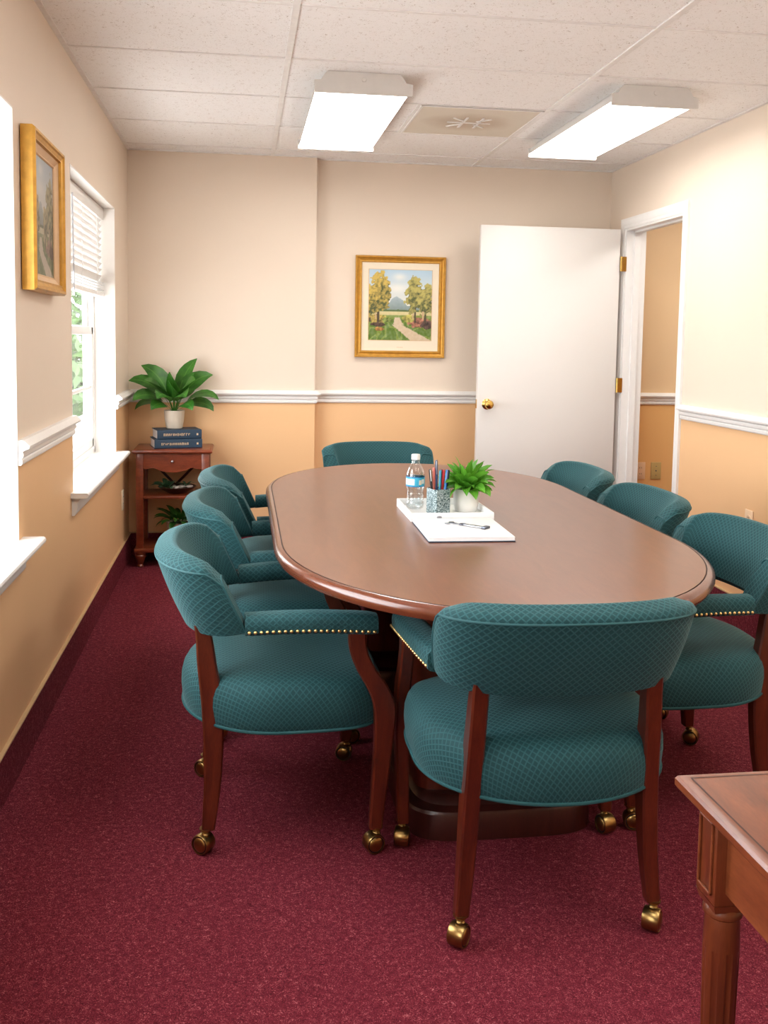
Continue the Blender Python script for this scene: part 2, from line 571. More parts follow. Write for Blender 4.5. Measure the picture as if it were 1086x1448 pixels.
# ------------------------------------------------------------------ windows
def make_window(name, a, b, lab):
    root = bpy.data.objects.new(name, None); COL.objects.link(root)
    root.location = (0, (a+b)/2, WZ0)
    root['kind'] = 'structure'; root['label'] = lab; root['category'] = 'window'
    h = (b-a)/2; hz = WZ1-WZ0
    mb = MB(); t = .006
    mb.box(-.16, -h, 0, .001, -h+t, hz); mb.box(-.16, h-t, 0, .001, h, hz); mb.box(-.16, -h, hz-t, .001, h, hz)
    mb.build('window_reveal', 'reveal', root, 0)
    # frame
    mb = MB(); g = t
    fx0, fx1 = -.165, -.108
    mb.box(fx0, -h+g, 0, fx1, -h+g+.03, hz-g, 0, .003); mb.box(fx0, h-g-.03, 0, fx1, h-g, hz-g, 0, .003)
    mb.box(fx0, -h+g, hz-g-.03, fx1, h-g, hz-g, 0, .003); mb.box(fx0, -h+g, .025, fx1, h-g, .06, 0, .003)
    mb.build('window_frame', 'trim', root)
    zm = 1.365-WZ0; inner = h-g-.026
    for nm, z0, z1, x0, x1 in (('sash', .06, zm+.02, -.135, -.112), ('sash', zm-.02, hz-g-.03, -.160, -.137)):
        mb = MB(); s = .042
        mb.box(x0, -inner, z0, x1, -inner+s, z1, 0, .003); mb.box(x0, inner-s, z0, x1, inner, z1, 0, .003)
        mb.box(x0, -inner, z0, x1, inner, z0+.045, 0, .003); mb.box(x0, -inner, z1-.042, x1, inner, z1, 0, .003)
        sa = mb.build(nm, 'trim', root)
        zz = (z0+z1)/2
        xm = (x0+x1)/2
        mb = MB(); mb.box(xm-.008, -inner+s, zz-.010, xm+.008, inner-s, zz+.010, 0, .003)
        mb.build('muntin', 'trim', sa)
        MB().box(xm-.002, -inner+s, z0+.04, xm+.002, inner-s, z1-.04).build('pane', 'glass', sa, 0)
    # stool and apron
    mb = MB()
    mb.box(-.112, -h+t, -.0, .0, h-t, .022)
    prof = [(-.001, .0), (.062, 0), (.068, .004), (.070, .011), (.068, .018), (.062, .022), (-.001, .022)]
    mb.prism([(x, z) for x, z in prof], 'y', -h-.055, h+.06)
    mb.build('window_sill', 'trim', root, 25)
    ap = [(0, -.075), (.010, -.075), (.014, -.068), (.014, -.055), (.022, -.045), (.022, -.02), (.034, -.006), (.034, 0), (0, 0)]
    mb = MB(); mb.prism(ap, 'y', -h-.03, h+.03)
    mb.build('sill_apron', 'trim', root, 20)
    return root
make_window('window_1', *WIN[0], 'white double hung window in the left wall near the corner')
make_window('window_2', *WIN[1], 'white window at the left edge nearest the camera')

def make_blind(a, b, zbot, lab):
    root = thing('window_blind', lab, 'window blind', (-.078, (a+b)/2, WZ1-.008), 0)
    h = (b-a)/2-.012
    MB().box(-.028, -h, -.062, .022, h, 0, 0, .004).build('headrail', 'trim', root)
    depth = WZ1-.008-zbot
    mb = MB(); z = -.075
    while z > -depth+.085:
        mb.X = Matrix.Translation((0, 0, z)) @ Matrix.Rotation(R(-58), 4, 'Y')
        mb.box(-.022, -h+.004, -.0012, .022, h-.004, .0012)
        z -= .033
    for i in range(4):
        mb.X = Matrix.Translation((0, 0, -depth+.074-i*.013))
        mb.box(-.024, -h+.004, -.0013, .024, h-.004, .0013)
    mb.build('slats', 'trim', root, 0)
    MB().box(-.024, -h, -depth, .024, h, -depth+.024, 0, .004).build('bottom_rail', 'trim', root)
    for q in (-.8, -.1, .6):
        MB().tube([(.027, q*h, -.06), (.028, q*h, -depth+.004)], .0016, 5).build('ladder_cord', 'trim', root)
    MB().tube([(.032, -.52*h, -.06), (.036, -.52*h, -.50)], .0035, 6).build('tilt_wand', 'silver', root)
    return root
make_blind(*WIN[0], 1.545, 'half raised white slat blind hanging in the far left window')
make_window('window_3', *WIN[2], 'added white window behind the camera, unseen, for more light')  # unseen opening added to let more daylight into the room

# ------------------------------------------------------------------ door, casing
droot = bpy.data.objects.new('door_1', None); COL.objects.link(droot)
droot['kind'] = 'structure'; droot['label'] = 'open off white slab door with brass knob, swung back against the back wall'; droot['category'] = 'door'
droot.location = (2.985, -.300, 0)
droot.rotation_euler = (0, 0, R(0.6))
dw = .885
MB().box(-dw, -.0, .012, 0, .036, 2.04, 0, .002).build('door_slab', 'door', droot)
kn = MB()
kn.X = Matrix.Translation((-dw+.062, 0, .957)) @ Matrix.Rotation(PI/2, 4, 'X')
kn.lathe([(.0, 0), (.032, 0), (.033, .004), (.028, .009), (.014, .012), (.011, .03), (.018, .036), (.026, .046), (.028, .056), (.024, .066), (.012, .071), (.0, .072)], 28)
kn.build('door_knob', 'brightbrass', droot)
MB().box(-dw-.002, .006, .93, -dw+.001, .030, .985).build('latch_plate', 'brightbrass', droot, 0)
hroot = bpy.data.objects.new('trim_8', None); COL.objects.link(hroot)
hroot['kind'] = 'structure'; hroot['label'] = 'white door frame and casing around the open doorway in the right wall'; hroot['category'] = 'door frame'
mb = MB(); jt = .018
mb.box(W-.004, DY1-jt, 0, W+.124, DY1, DZ); mb.box(W-.004, DY0, 0, W+.124, DY0+jt, DZ); mb.box(W-.004, DY0+jt, DZ-jt, W+.124, DY1-jt, DZ)
mb.box(W+.045, DY1-jt-.012, 0, W+.085, DY1-jt, DZ-jt); mb.box(W+.045, DY0+jt, 0, W+.085, DY0+jt+.012, DZ-jt); mb.box(W+.045, DY0+jt, DZ-jt-.012, W+.085, DY1-jt, DZ-jt)
mb.build('jamb', 'trim', hroot, 0)
cw = .062
cprof = [(0, 0), (.009, 0), (.011, .006), (.010, .018), (.016, .032), (.018, .048), (.014, .062), (0, .062)]  # depth, offset outwards
for sx, nm in ((-1, 'casing'), (1, 'casing')):
    xb = W if sx < 0 else W+.12
    mb = MB()
    def P(d, o, which):
        x = xb+sx*d
        if which == 0: return (x, DY1-.006+o, 0)
        if which == 1: return (x, DY1-.006+o, DZ-.006+o)
        if which == 2: return (x, DY0+.006-o, DZ-.006+o)
        return (x, DY0+.006-o, 0)
    mb.loft([[P(d, o, k) for d, o in cprof] for k in range(4)])
    mb.build(nm, 'trim', hroot, 20)
for z in (.25, 1.08, 1.83):
    mb = MB()
    mb.tube([(2.992, -.306, z-.045), (2.992, -.306, z+.045)], .0065, 10)
    mb.box(2.995, DY1-jt-.0025, z-.045, 3.030, DY1-jt, z+.045)
    mb.build('hinge', 'brightbrass', hroot)
MB().box(W+.01, DY0+jt, .92, W+.036, DY0+jt+.002, .99).build('strike_plate', 'silver', hroot, 0)

# ------------------------------------------------------------------ wall plates
def plate(label, loc, rotz, mat, kind, group=None):
    r = thing('wall_plate', label, 'wall outlet' if kind == 'outlet' else 'wall plate', loc, rotz, group)
    MB().box(-.035, -.006, -.057, .035, 0, .057, 0, .002).build('cover_plate', mat, r)
    if kind == 'outlet':
        for z in (-.02, .02):
            mb = MB(); mb.X = Matrix.Translation((0, -.005, z)) @ Matrix.Rotation(PI/2, 4, 'X') @ Matrix.Diagonal((1, .85, 1, 1))
            mb.lathe([(0, 0), (.017, 0), (.0165, .003), (0, .003)], 20)
            o = mb.build('socket', mat, r)
            m2 = MB()
            m2.box(-.007, -.0088, z-.004, -.005, -.0078, z+.005); m2.box(.005, -.0088, z-.004, .007, -.0078, z+.005)
            m2.build('slot', 'black', o, 0)
    else:
        for z in (-.03, 0, .03):
            mb = MB(); mb.X = Matrix.Translation((0, -.006, z)) @ Matrix.Rotation(PI/2, 4, 'X')
            mb.lathe([(0, 0), (.005 if z == 0 else .003, 0), (.004 if z == 0 else .0025, .003), (0, .003)], 12)
            mb.build('jack' if z == 0 else 'screw', 'pewter', r)
    return r
plate('tan cable jack plate low on the hallway wall seen through doorway', (3.405, 0, .50), 0, 'almond', 'jack')
plate('pale outlet plate beside the door jamb on the hallway wall', (3.295, 0, .50), 0, 'peachplate', 'outlet')
plate('ivory outlet on the left wall below the far window', (0, -.42, .40), PI/2, 'ivory', 'outlet')
plate('pale outlet low on the right wall behind the armchairs', (W, -1.90, .52), -PI/2, 'peachplate', 'outlet')

# ------------------------------------------------------------------ ceiling fixtures
def make_light(label, x0, x1, y0, y1, group='surface mounted ceiling lights'):
    cx, cy = (x0+x1)/2, (y0+y1)/2
    r = thing('ceiling_light', label, 'ceiling light', (cx, cy, H), 0, group)
    hw, hl = (x1-x0)/2, (y1-y0)/2
    hs = [(-hw*.72, 0), (-hw*.78, -.012), (-hw*.86, -.036), (-hw+.006, -.040), (-hw+.006, -.068), (hw-.006, -.068), (hw-.006, -.040), (hw*.86, -.036), (hw*.78, -.012), (hw*.72, 0)]
    MB().prism(hs, 'y', -hl+.012, hl-.012).build('housing', 'steel_white', r, 20)
    sec = [(-hw+.006, -.068), (-hw+.012, -.076), (-hw+.03, -.082), (-hw*.5, -.086), (0, -.087), (hw*.5, -.086), (hw-.03, -.082), (hw-.012, -.076), (hw-.006, -.068)]
    MB().prism(sec, 'y', -hl+.012, hl-.012).build('lens', 'lens', r, 30)
    # end caps: stepped trapezoid profile
    ec = [(-hw, -.088), (hw, -.088), (hw+.003, -.084), (hw+.003, -.04), (hw*.88, -.036), (hw*.80, -.012), (hw*.74, -.001), (-hw*.74, -.001), (-hw*.80, -.012), (-hw*.88, -.036), (-hw-.003, -.04), (-hw-.003, -.084)]
    for s in (-1, 1):
        mb = MB()
        mb.prism(ec, 'y', s*hl-.012 if s > 0 else -hl, s*hl if s > 0 else -hl+.012)
        e = mb.build('end_cap', 'steel_white', r, 25)
        if s < 0:
            mb = MB(); mb.X = Matrix.Translation((0, -hl, -.03)) @ Matrix.Rotation(PI/2, 4, 'X')
            mb.lathe([(0, 0), (.010, 0), (.009, .002), (0, .002)], 16)
            mb.build('knockout', 'steel_white', e)
    return r
make_light('glowing wraparound ceiling light left of the square air vent', .972, 1.375, -2.015, -.775)
make_light('glowing wraparound ceiling light on the right, nearer the doorway', 2.232, 2.615, -2.055, -.815)
make_light('added wraparound ceiling light, unseen above the camera, left', .972, 1.375, -5.25, -4.01)  # this and the next are unseen lamps added to even out the light
make_light('added wraparound ceiling light, unseen above the camera, right', 2.232, 2.615, -5.25, -4.01)
hl = make_light('added wraparound ceiling light, unseen in the hallway', 3.55, 3.95, -1.6, -.5)  # unseen lamp added to brighten the hallway

# air diffuser
r = thing('air_vent', 'square sooty air vent panel between the two ceiling lights', 'air vent', (1.80, TY0+1.5*TP, H))
hx, hy = .297, .311
MB().box(-hx, -hy, -.006, hx, hy, 0).build('face_panel', 'diffuser', r, 0)
mb = MB()
for a in ((-hx, -hy, -hx+.012, hy), (hx-.012, -hy, hx, hy), (-hx, -hy, hx, -hy+.012), (-hx, hy-.012, hx, hy)):
    mb.box(a[0], a[1], -.009, a[2], a[3], -.0, 0, .002)
mb.build('vent_frame', 'tee', r)
mb = MB()
for ang, off in ((0, .0), (90, .03), (90, -.05), (45, .09), (-45, .09), (135, .09), (-135, .09)):
    mb.X = Matrix.Rotation(R(ang), 4, 'Z') @ Matrix.Translation((off if ang % 90 else 0, off if ang % 90 == 0 else 0, 0))
    L = .11 if ang % 90 == 0 else .045
    mb.box(-L, -.006, -.0095, L, .006, -.005, 0, .001)
mb.build('deflector_bars', 'tee', r)

# ------------------------------------------------------------------ pictures
def art(nx, nz, style):
    cols = np.zeros((nz, nx, 3)); rng = np.random.RandomState(3+style)
    lum = np.zeros((nz, nx))
    def nse(x, y, s, o=0): return noise.noise(Vector((x*s, y*s, o*3.7+style*11)))
    trees = [[(.15, .60, .20, .34, 0), (.02, .52, .12, .28, 0), (.74, .60, .17, .31, 1), (.90, .52, .13, .30, 1)],
             [(.12, .52, .22, .36, 1), (.33, .50, .10, .22, 0), (.86, .52, .22, .34, 1), (.66, .46, .09, .18, 0)]][style]
    for j in range(nz):
        for i in range(nx):
            x = i/(nx-1); y = j/(nz-1)
            n1 = nse(x, y, 9, 1); n2 = nse(x, y, 26, 2); n3 = nse(x, y, 60, 3)
            t = max(0, min(1, (y-.45)/.55))
            c = np.array((.80, .78, .68))*(1-t)+np.array((.42, .60, .74))*t
            cl = math.exp(-(((x-.48)/.1)**2+((y-.9)/.05)**2))+math.exp(-(((x-.45)/.2)**2+((y-.74)/.07)**2))
            c = c*(1-.6*min(1, cl))+np.array((.92, .89, .80))*.6*min(1, cl)
            mt = .64-abs(x-.44)*.8+n1*.05
            if y < max(mt, .50+n1*.03) and y > .38:
                k = min(1, (y-.40)/.3)
                c = np.array((.20, .27, .25))*(1-k)+np.array((.46, .56, .62))*k+n2*.03
            if y < .435+n2*.012:
                c = np.array((.10, .16, .05))+n2*.03
            if y < .41: c = np.array((.62, .54, .28))+n2*.06
            if y < .36: c = np.array((.22, .30, .07))+n2*.08+n3*.05
            if y < .30 and abs(n1) > .12: c = np.array((.12, .20, .04))+n2*.06
            # shrubs
            for sx_, sy_, rx, ry, cc in ((.12, .30, .16, .07, (.42, .32, .08)), (.30, .29, .09, .035, (.20, .26, .06)), (.80, .26, .17, .075, (.34, .14, .09)), (.63, .31, .10, .05, (.33, .30, .07)), (.17, .155, .08, .03, (.36, .17, .05)), (.93, .22, .10, .06, (.09, .05, .04)), (.15, .22, .13, .03, (.07, .04, .03))):
                if ((x-sx_)/rx)**2+((y-sy_)/ry)**2 < 1+n2*.6: c = np.array(cc)*(1+n2*.9+n3*.6+(y-sy_)/ry*.25)
            # path
            pc = .44+.30*math.sin((.30-y)*4.2)*(1 if y < .30 else .4); 
            if y > .22: pc = .46+(.30-y)*-.1+math.sin(y*16)*.05
            else: pc = .40+(.22-y)*1.75
            pw = .05+max(0, .33-y)*.52
            if y < .325 and abs(x-pc-.05) < pw*.75+n2*.015: c = np.array((.62, .49, .34))+n2*.05+n3*.04
            # tree trunks and crowns
            for tx, ty, rx, ry, q in trees:
                if abs(x-tx) < .017*(1.3-y) and .26 < y < ty+.1: c = np.array((.07, .05, .03))*(1+n3*.5)
                if abs(x-tx+.035) < .011 and .30 < y < .44: c = np.array((.55, .38, .22))
            for tx, ty, rx, ry, q in trees:
                d = ((x-tx)/rx)**2+((y-ty)/ry)**2
                if y < ty: d = ((x-tx)/rx)**2+((y-ty)/(ry*.62))**2
                if d < .92+n1*.7+n2*.55:
                    b = (y-ty)/ry*.35+.55+n2*.75+n3*.4-(x-tx)/rx*.15
                    lo_ = np.array((.07, .09, .03)); hi_ = np.array((.62, .45, .10)) if q == 0 else np.array((.48, .42, .12))
                    b = max(0, min(1, b*1.25-.22)); c = lo_*(1-b)+hi_*b
            cols[j, i] = np.clip(c, .01, .95)
    if style == 1:
        g = cols.mean(axis=2, keepdims=True)
        cols = (cols*.55+g*.45)*.62+.03
    return cols
def canvas(name, parent, wd, ht, style, y=0):
    nx, nz = 104, 120
    c = art(nx, nz, style)
    me = bpy.data.meshes.new(name)
    vs = [(-wd/2+wd*i/(nx-1), y, -ht/2+ht*j/(nz-1)) for j in range(nz) for i in range(nx)]
    fs = [(j*nx+i, j*nx+i+1, (j+1)*nx+i+1, (j+1)*nx+i) for j in range(nz-1) for i in range(nx-1)]
    me.from_pydata(vs, [], fs)
    at = me.color_attributes.new('paint', 'FLOAT_COLOR', 'POINT')
    rgba = np.concatenate([c.reshape(-1, 3), np.ones((nx*nz, 1))], axis=1).astype(np.float32)
    at.data.foreach_set('color', rgba.ravel())
    me.materials.append(MT['paint'])
    o = bpy.data.objects.new(name, me); COL.objects.link(o); o.parent = parent
    return o
def frame_loop(prof, wd, ht, mi=0, mb=None):
    """prof: (offset inwards from outer edge, -y height) list swept round the rectangle"""
    mb = mb or MB()
    rings = []
    for sx, sz in ((-1, -1), (1, -1), (1, 1), (-1, 1), (-1, -1)):
        rings.append([(sx*(wd/2-o), -d, sz*(ht/2-o)) for o, d in prof])
    mb.loft(rings, mi, True, False)
    return mb
def picture(label, loc, rotz, wd, ht, style, tilt=0):
    r = thing('framed_picture', label, 'picture', loc, rotz, None)
    r.rotation_euler = (tilt, 0, rotz)
    if style == 0:
        p1 = [(0, 0), (0, .026), (.004, .031), (.010, .030), (.014, .022), (.022, .018), (.030, .024), (.036, .024), (.040, .016), (.042, .012), (.042, 0)]
        frame_loop(p1, wd, ht).build('frame', 'gold', r, 25)
        b = MB(); b.box(-wd/2+.02, -.012, -ht/2+.02, wd/2-.02, -.008, ht/2-.02)
        b.build('mat_board', 'mat', r, 0)
        iw, ih = wd*.700, ht*.695
        frame_loop([(0, .012), (0, .0145), (.003, .0145), (.003, .012)], iw+.006, ih+.006).build('mat_bevel', 'goldpale', r, 0).location = (0, 0, .012)
        canvas('painting', r, iw, ih, 0, -.0135).location = (0, 0, .012)
        mk = MB()
        for q in range(4): mk.box(-.018+q*.010, -.0125, -ht*.5+.062, -.012+q*.010, -.0119, -ht*.5+.066)
        mk.build('signature', 'goldpale', r, 0)
    else:
        p1 = [(0, 0), (0, .036), (.006, .044), (.014, .044), (.018, .038), (.028, .034), (.034, .036), (.036, .030), (.036, 0)]
        frame_loop(p1, wd, ht).build('frame', 'gold', r, 25)
        p2 = [(.034, .0), (.034, .028), (.042, .022), (.054, .015), (.057, .016), (.060, .012), (.060, 0)]
        frame_loop(p2, wd, ht).build('liner', 'goldpale', r, 25)
        canvas('painting', r, wd-.116, ht-.116, 1, -.010)
    return r
picture('gold framed landscape of a path between yellow trees, cream mat, on the back wall', (1.662, -.002, 1.546), 0, .572, .633, 0)
picture('dim forest path painting in a deep gold frame between the windows on the left wall', (.004, -2.668, 1.735), PI/2, .515, .505, 1, 0)

# ------------------------------------------------------------------ conference table
def racetrack(hw, ys, b, n=40):
    pts = []
    for i in range(n+1):
        t = PI*i/n
        pts.append((hw*math.cos(t), ys+b*math.sin(t)))
    for i in range(n+1):
        t = PI+PI*i/n
        pts.append((hw*math.cos(t), -ys+b*math.sin(t)))
    return pts
tbl = thing('conference_table', 'long oval brown conference table with bullnose edge and dark pedestals', 'table', (1.397, -2.785, 0))
HW, YS, BB = .622, .525, .78
mb = MB(); rings = []
for ins, z in [(.06, .712), (.02, .712), (.006, .716), (.0, .727), (.0015, .738), (.008, .745), (.014, .7482), (.021, .7495)]:
    rings.append([(x, y, z) for x, y in racetrack(HW-ins, YS, BB-ins)])
n = len(rings[0])
mb.loft(rings, 1, True, False)
mb.loft([[(x, y, .7495) for x, y in racetrack(HW-.021, YS, BB-.021)], [(x, y, .7470) for x, y in racetrack(HW-.0214, YS, BB-.0214)], [(x, y, .7470) for x, y in racetrack(HW-.0242, YS, BB-.0242)], [(x, y, .750) for x, y in racetrack(HW-.0246, YS, BB-.0246)]], 2, True, False)
mb.add([(x, y, .750) for x, y in racetrack(HW-.0246, YS, BB-.0246)], [tuple(range(n))], 0)
mb.add([(x, y, .712) for x, y in racetrack(HW-.06, YS, BB-.06)], [tuple(range(n))[::-1]], 1)
mb.build('tabletop', ['tabletop', 'tableedge', 'groove'], tbl, 40)
def sq(hw, hl, p=4, n=48, cx=0, cy=0):
    out = []
    for i in range(n):
        t = 2*PI*i/n
        c, s = math.cos(t), math.sin(t)
        out.append((cx+hw*math.copysign(abs(c)**(2/p), c), cy+hl*math.copysign(abs(s)**(2/p), s)))
    return out
for s in (-1, 1):
    cy = s*.60
    mb = MB()
    prof = [(.0, .105), (.0, .70), (-.02, .712)]
    mb.loft([[(x, y, z) for x, y in sq(.235-o, .17-o, 7, 56, 0, cy)] for o, z in prof])
    p = mb.build('pedestal', 'mahogany', tbl, 30)
    mb = MB()
    cyp = s*.56
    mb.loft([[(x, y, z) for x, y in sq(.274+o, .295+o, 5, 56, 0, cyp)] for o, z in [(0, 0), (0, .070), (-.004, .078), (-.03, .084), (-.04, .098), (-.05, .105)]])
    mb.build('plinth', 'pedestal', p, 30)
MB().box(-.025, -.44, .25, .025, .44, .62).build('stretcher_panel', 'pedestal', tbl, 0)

# ------------------------------------------------------------------ armchairs
def spath(zs, ys_, z):
    return float(np.interp(z, zs, ys_))
def smooth_interp(zs, vals, z):
    """Catmull-style smooth interpolation through control values (zs increasing)"""
    i = max(0, min(len(zs)-2, int(np.searchsorted(zs, z)-1)))
    t = (z-zs[i])/(zs[i+1]-zs[i])
    def m(k):
        a, b = max(0, k-1), min(len(zs)-1, k+1)
        return (vals[b]-vals[a])/(zs[b]-zs[a])
    h = zs[i+1]-zs[i]
    return ((2*t**3-3*t**2+1)*vals[i]+(t**3-2*t**2+t)*h*m(i)+(-2*t**3+3*t**2)*vals[i+1]+(t**3-t**2)*h*m(i+1))
def leg_mesh(ctrl, nseg=26):
    """ctrl: list of (z, x, y, wx, wy) ascending z; horizontal chamfered sections"""
    zs = [c[0] for c in ctrl]
    rings = []
    for k in range(nseg+1):
        z = zs[0]+(zs[-1]-zs[0])*k/nseg
        x, y, wx, wy = (smooth_interp(zs, [c[q] for c in ctrl], z) for q in (1, 2, 3, 4))
        a, b, c = wx/2, wy/2, .0045
        rings.append([(x+u, y+v, z) for u, v in ((-a+c, -b), (a-c, -b), (a, -b+c), (a, b-c), (a-c, b), (-a+c, b), (-a, b-c), (-a, -b+c))])
    return MB().loft(rings)

BW0, BY0, BD0 = .278, -.098, .165      # lower edge of the back pad: half width, end y, depth
BW1, BY1, BD1 = .298, -.180, .165      # upper edge
def back_pt(u, v):
    """outer skin of back pad, u in -1..1 round the barrel, v 0 bottom..1 top"""
    W_ = BW0+(BW1-BW0)*v; Y_ = BY0+(BY1-BY0)*v; D_ = BD0+(BD1-BD0)*v
    ang = u*PI/2
    n_ = 2.35
    s, c = math.sin(ang), max(0, math.cos(ang))
    x = W_*math.copysign(abs(s)**(2/n_), s); y = Y_-D_*c**(2/n_)
    zb = .580-.004*(1-u*u)+.012*abs(u)**6; zt = .777-.010*u*u
    return Vector((x, y, zb+(zt-zb)*v))
def make_chair():
    root = thing('armchair', '', 'chair')
    # seat -----------------------------------------------------------------
    n = 72
    def outline(i, sc, dz=0):
        t = 2*PI*i/n
        c, s = math.cos(t), math.sin(t)
        if s >= 0: e, b = 4.5, .272
        else: e, b = 2.05, .268
        return (.303*sc*math.copysign(abs(c)**(2/e), c), b*sc*math.copysign(abs(s)**(2/e), s))
    prof = [(.0, .337), (.90, .337), (.975, .338), (.992, .344), (1.0, .365), (1.008, .39), (1.004, .415), (.985, .436), (.95, .451), (.88, .462), (.75, .470), (.55, .475), (.3, .478), (.0, .479)]
    plen = [0.0]        # arc length from the crown centre down the profile
    for (s0, z0), (s1, z1) in zip(prof[::-1], prof[::-1][1:]):
        plen.append(plen[-1]+math.hypot((s1-s0)*.28, z1-z0))
    plen = plen[::-1]
    vs = []; fs = []; us = []
    for sc, z in prof:
        for i in range(n):
            x, y = outline(i, max(sc, .004)); vs.append((x, y, z+(.006*math.cos(y*6) if z > .44 else 0)))
    for j in range(len(prof)-1):
        for i in range(n):
            k = (i+1) % n
            fs.append((j*n+i, j*n+k, (j+1)*n+k, (j+1)*n+i))
            q = []
            for ii, jj in ((i, j), (i+1, j), (i+1, j+1), (i, j+1)):
                x, y = outline(ii, 1); g_ = plen[jj]/.28
                q.append((x*g_, y*g_))
            us.append(q)
    MBs = MB(); MBs.add(vs, fs, 0, us)
    seat = MBs.build('seat', 'fabric', root, 60)
    pts = [(*outline(i, .992), .342) for i in range(n)]
    MB().tube(pts, .0045, 6, 0, True).build('piping', 'fabric_plain', seat, 60)
    # back pad --------------------------------------------------------------
    NU, thick = 44, .064
    rings = []
    for k in range(NU+1):
        u = -1+2*k/NU
        b0, b1 = back_pt(u, 0), back_pt(u, 1)
        up_ = (b1-b0).normalized()
        du = (back_pt(min(1, u+.02), .5)-back_pt(max(-1, u-.02), .5)).normalized()
        inn = up_.cross(du).normalized()
        cen = Vector((0, .0, .7))
        if inn.dot(cen-b0) < 0: inn = -inn
        hgt = (b1-b0).length
        e = abs(u)
        top_r = 0.0
        if e > .90: top_r = .035*((e-.90)/.10)**2
        hh = hgt-top_r
        ring = []
        rr = .018
        # rounded rectangle section: outside going up, over the top, inside going down
        m_ = 7
        for q in range(9): ring.append(b0+up_*(rr*.5+(hh-rr*1.5)*q/8)+(-inn)*(.004*math.sin(PI*q/8)))
        for q in range(1, m_+1):
            a = PI/2*q/m_
            ring.append(b0+up_*(hh-rr+rr*math.sin(a))+inn*(rr-rr*math.cos(a)))
        for q in range(0, m_):
            a = PI/2*q/m_
            ring.append(b0+up_*(hh-rr+rr*math.cos(a))+inn*(thick-rr+rr*math.sin(a)))
        for q in range(9): ring.append(b0+up_*(hh-rr-(hh-rr*1.5)*q/8)+inn*(thick+.010*math.sin(PI*q/8)))
        ring.append(b0+up_*.002+inn*(thick-.012)); ring.append(b0+up_*.0+inn*(thick*.5)); ring.append(b0+up_*.002+inn*.012)
        rings.append([tuple(p) for p in ring])
    back = MB().loft(rings).build('backrest', 'fabric', root, 50)
    # welt along upper rear edge and down both ends
    pip = []
    for k in range(NU+1):
        r_ = rings[k]; pip.append(r_[9])
    MB().tube(pip, .003, 6).build('piping', 'fabric_plain', back, 60)
    for k in (0, NU):
        MB().tube([rings[k][q] for q in range(0, 10)]+[rings[k][q] for q in range(10, 24)], .003, 6).build('piping', 'fabric_plain', back, 60)
    # arms -------------------------------------------------------------------
    for s in (-1, 1):
        rings = []
        NA = 14
        for k in range(NA+1):
            t = k/NA
            y = -.105+.335*t
            xc = s*(.262+.032*t**.8)
            wv = .033+.004*math.sin(PI*t)
            hh = .027
            if t > .9: 
                q = (t-.9)/.1; hh *= 1-.12*q*q; wv *= 1-.12*q*q
            zc = .619+.006*math.sin(PI*t)
            ring = []
            for i in range(24):
                a = 2*PI*i/24
                c, sn = math.cos(a), math.sin(a)
                px = wv*math.copysign(abs(c)**.6, c)
                pz = hh*math.copysign(abs(sn)**(.75 if sn > 0 else .35), sn)
                ring.append((xc+px, y, zc+pz))
            rings.append(ring)
        arm = MB().loft(rings).build('armrest', 'fabric', root, 50)
        # nail heads along outer lower edge and round the front
        spots = []
        for k in range(22):
            t = .03+.94*k/21
            y = -.105+.335*t
            xo = s*(.262+.032*t**.8+.033+.004*math.sin(PI*t)-.0008)
            spots.append(((xo, y, .604+.006*math.sin(PI*t)), s))
        nailme = None
        for (p, sg) in spots:
            if nailme is None:
                mb = MB(); mb.X = Matrix.Rotation(PI/2*sg, 4, 'Y')
                mb.lathe([(.0048, -.001), (.0045, .0012), (.0032, .0028), (.0, .0034)], 10)
                o = mb.build('nailhead', 'nail', arm, 80); nailme = o.data
            else:
                o = bpy.data.objects.new('nailhead', nailme); COL.objects.link(o); o.parent = arm
            o.location = p
        # front leg
        ctrl = [(.066, s*.283, .236, .030, .034), (.20, s*.286, .246, .033, .042), (.32, s*.288, .254, .035, .050), (.40, s*.288, .254, .035, .058), (.45, s*.289, .234, .035, .056), (.50, s*.290, .203, .034, .050), (.55, s*.291, .183, .033, .046), (.600, s*.291, .178, .033, .046)]
        leg = leg_mesh(ctrl).build('leg', 'mahogany', root, 35)
        ctrl = [(.066, s*.226, -.196, .032, .034), (.18, s*.216, -.186, .036, .044), (.30, s*.210, -.183, .038, .052), (.40, s*.206, -.187, .038, .056), (.50, s*.203, -.200, .038, .050), (.575, s*.200, -.208, .038, .042), (.605, s*.200, -.214, .036, .038)]
        leg2 = leg_mesh(ctrl).build('leg', 'mahogany', root, 35)
        for (cx_, cy_, rot) in ((s*.283, .240, 15*s), (s*.228, -.202, -38)):
            rz = Matrix.Translation((cx_, cy_, 0)) @ Matrix.Rotation(R(rot), 4, 'Z')
            mb = MB(); mb.X = rz @ Matrix.Translation((0, -.008, .0265)) @ Matrix.Rotation(PI/2, 4, 'Y')
            mb.lathe([(.0, -.022), (.012, -.0215), (.018, -.019), (.0195, -.0175)], 24, 0, (0, 0, 0), False)
            mb.lathe([(.0195, -.0175), (.0195, -.0165), (.022, -.0165)], 24, 1, (0, 0, 0), False)
            mb.lathe([(.022, -.0165), (.0225, -.0185), (.0245, -.0185), (.0262, -.015), (.0265, 0), (.0262, .015), (.0245, .0185), (.0225, .0185), (.022, .0165)], 28, 0, (0, 0, 0), False)
            mb.lathe([(.022, .0165), (.0195, .0165), (.0195, .0175)], 24, 1, (0, 0, 0), False)
            mb.lathe([(.0195, .0175), (.018, .019), (.012, .0215), (.0, .022)], 24, 0, (0, 0, 0), False)
            ca = mb.build('caster', ['brass', 'black'], root, 40)
            mb = MB(); mb.X = rz
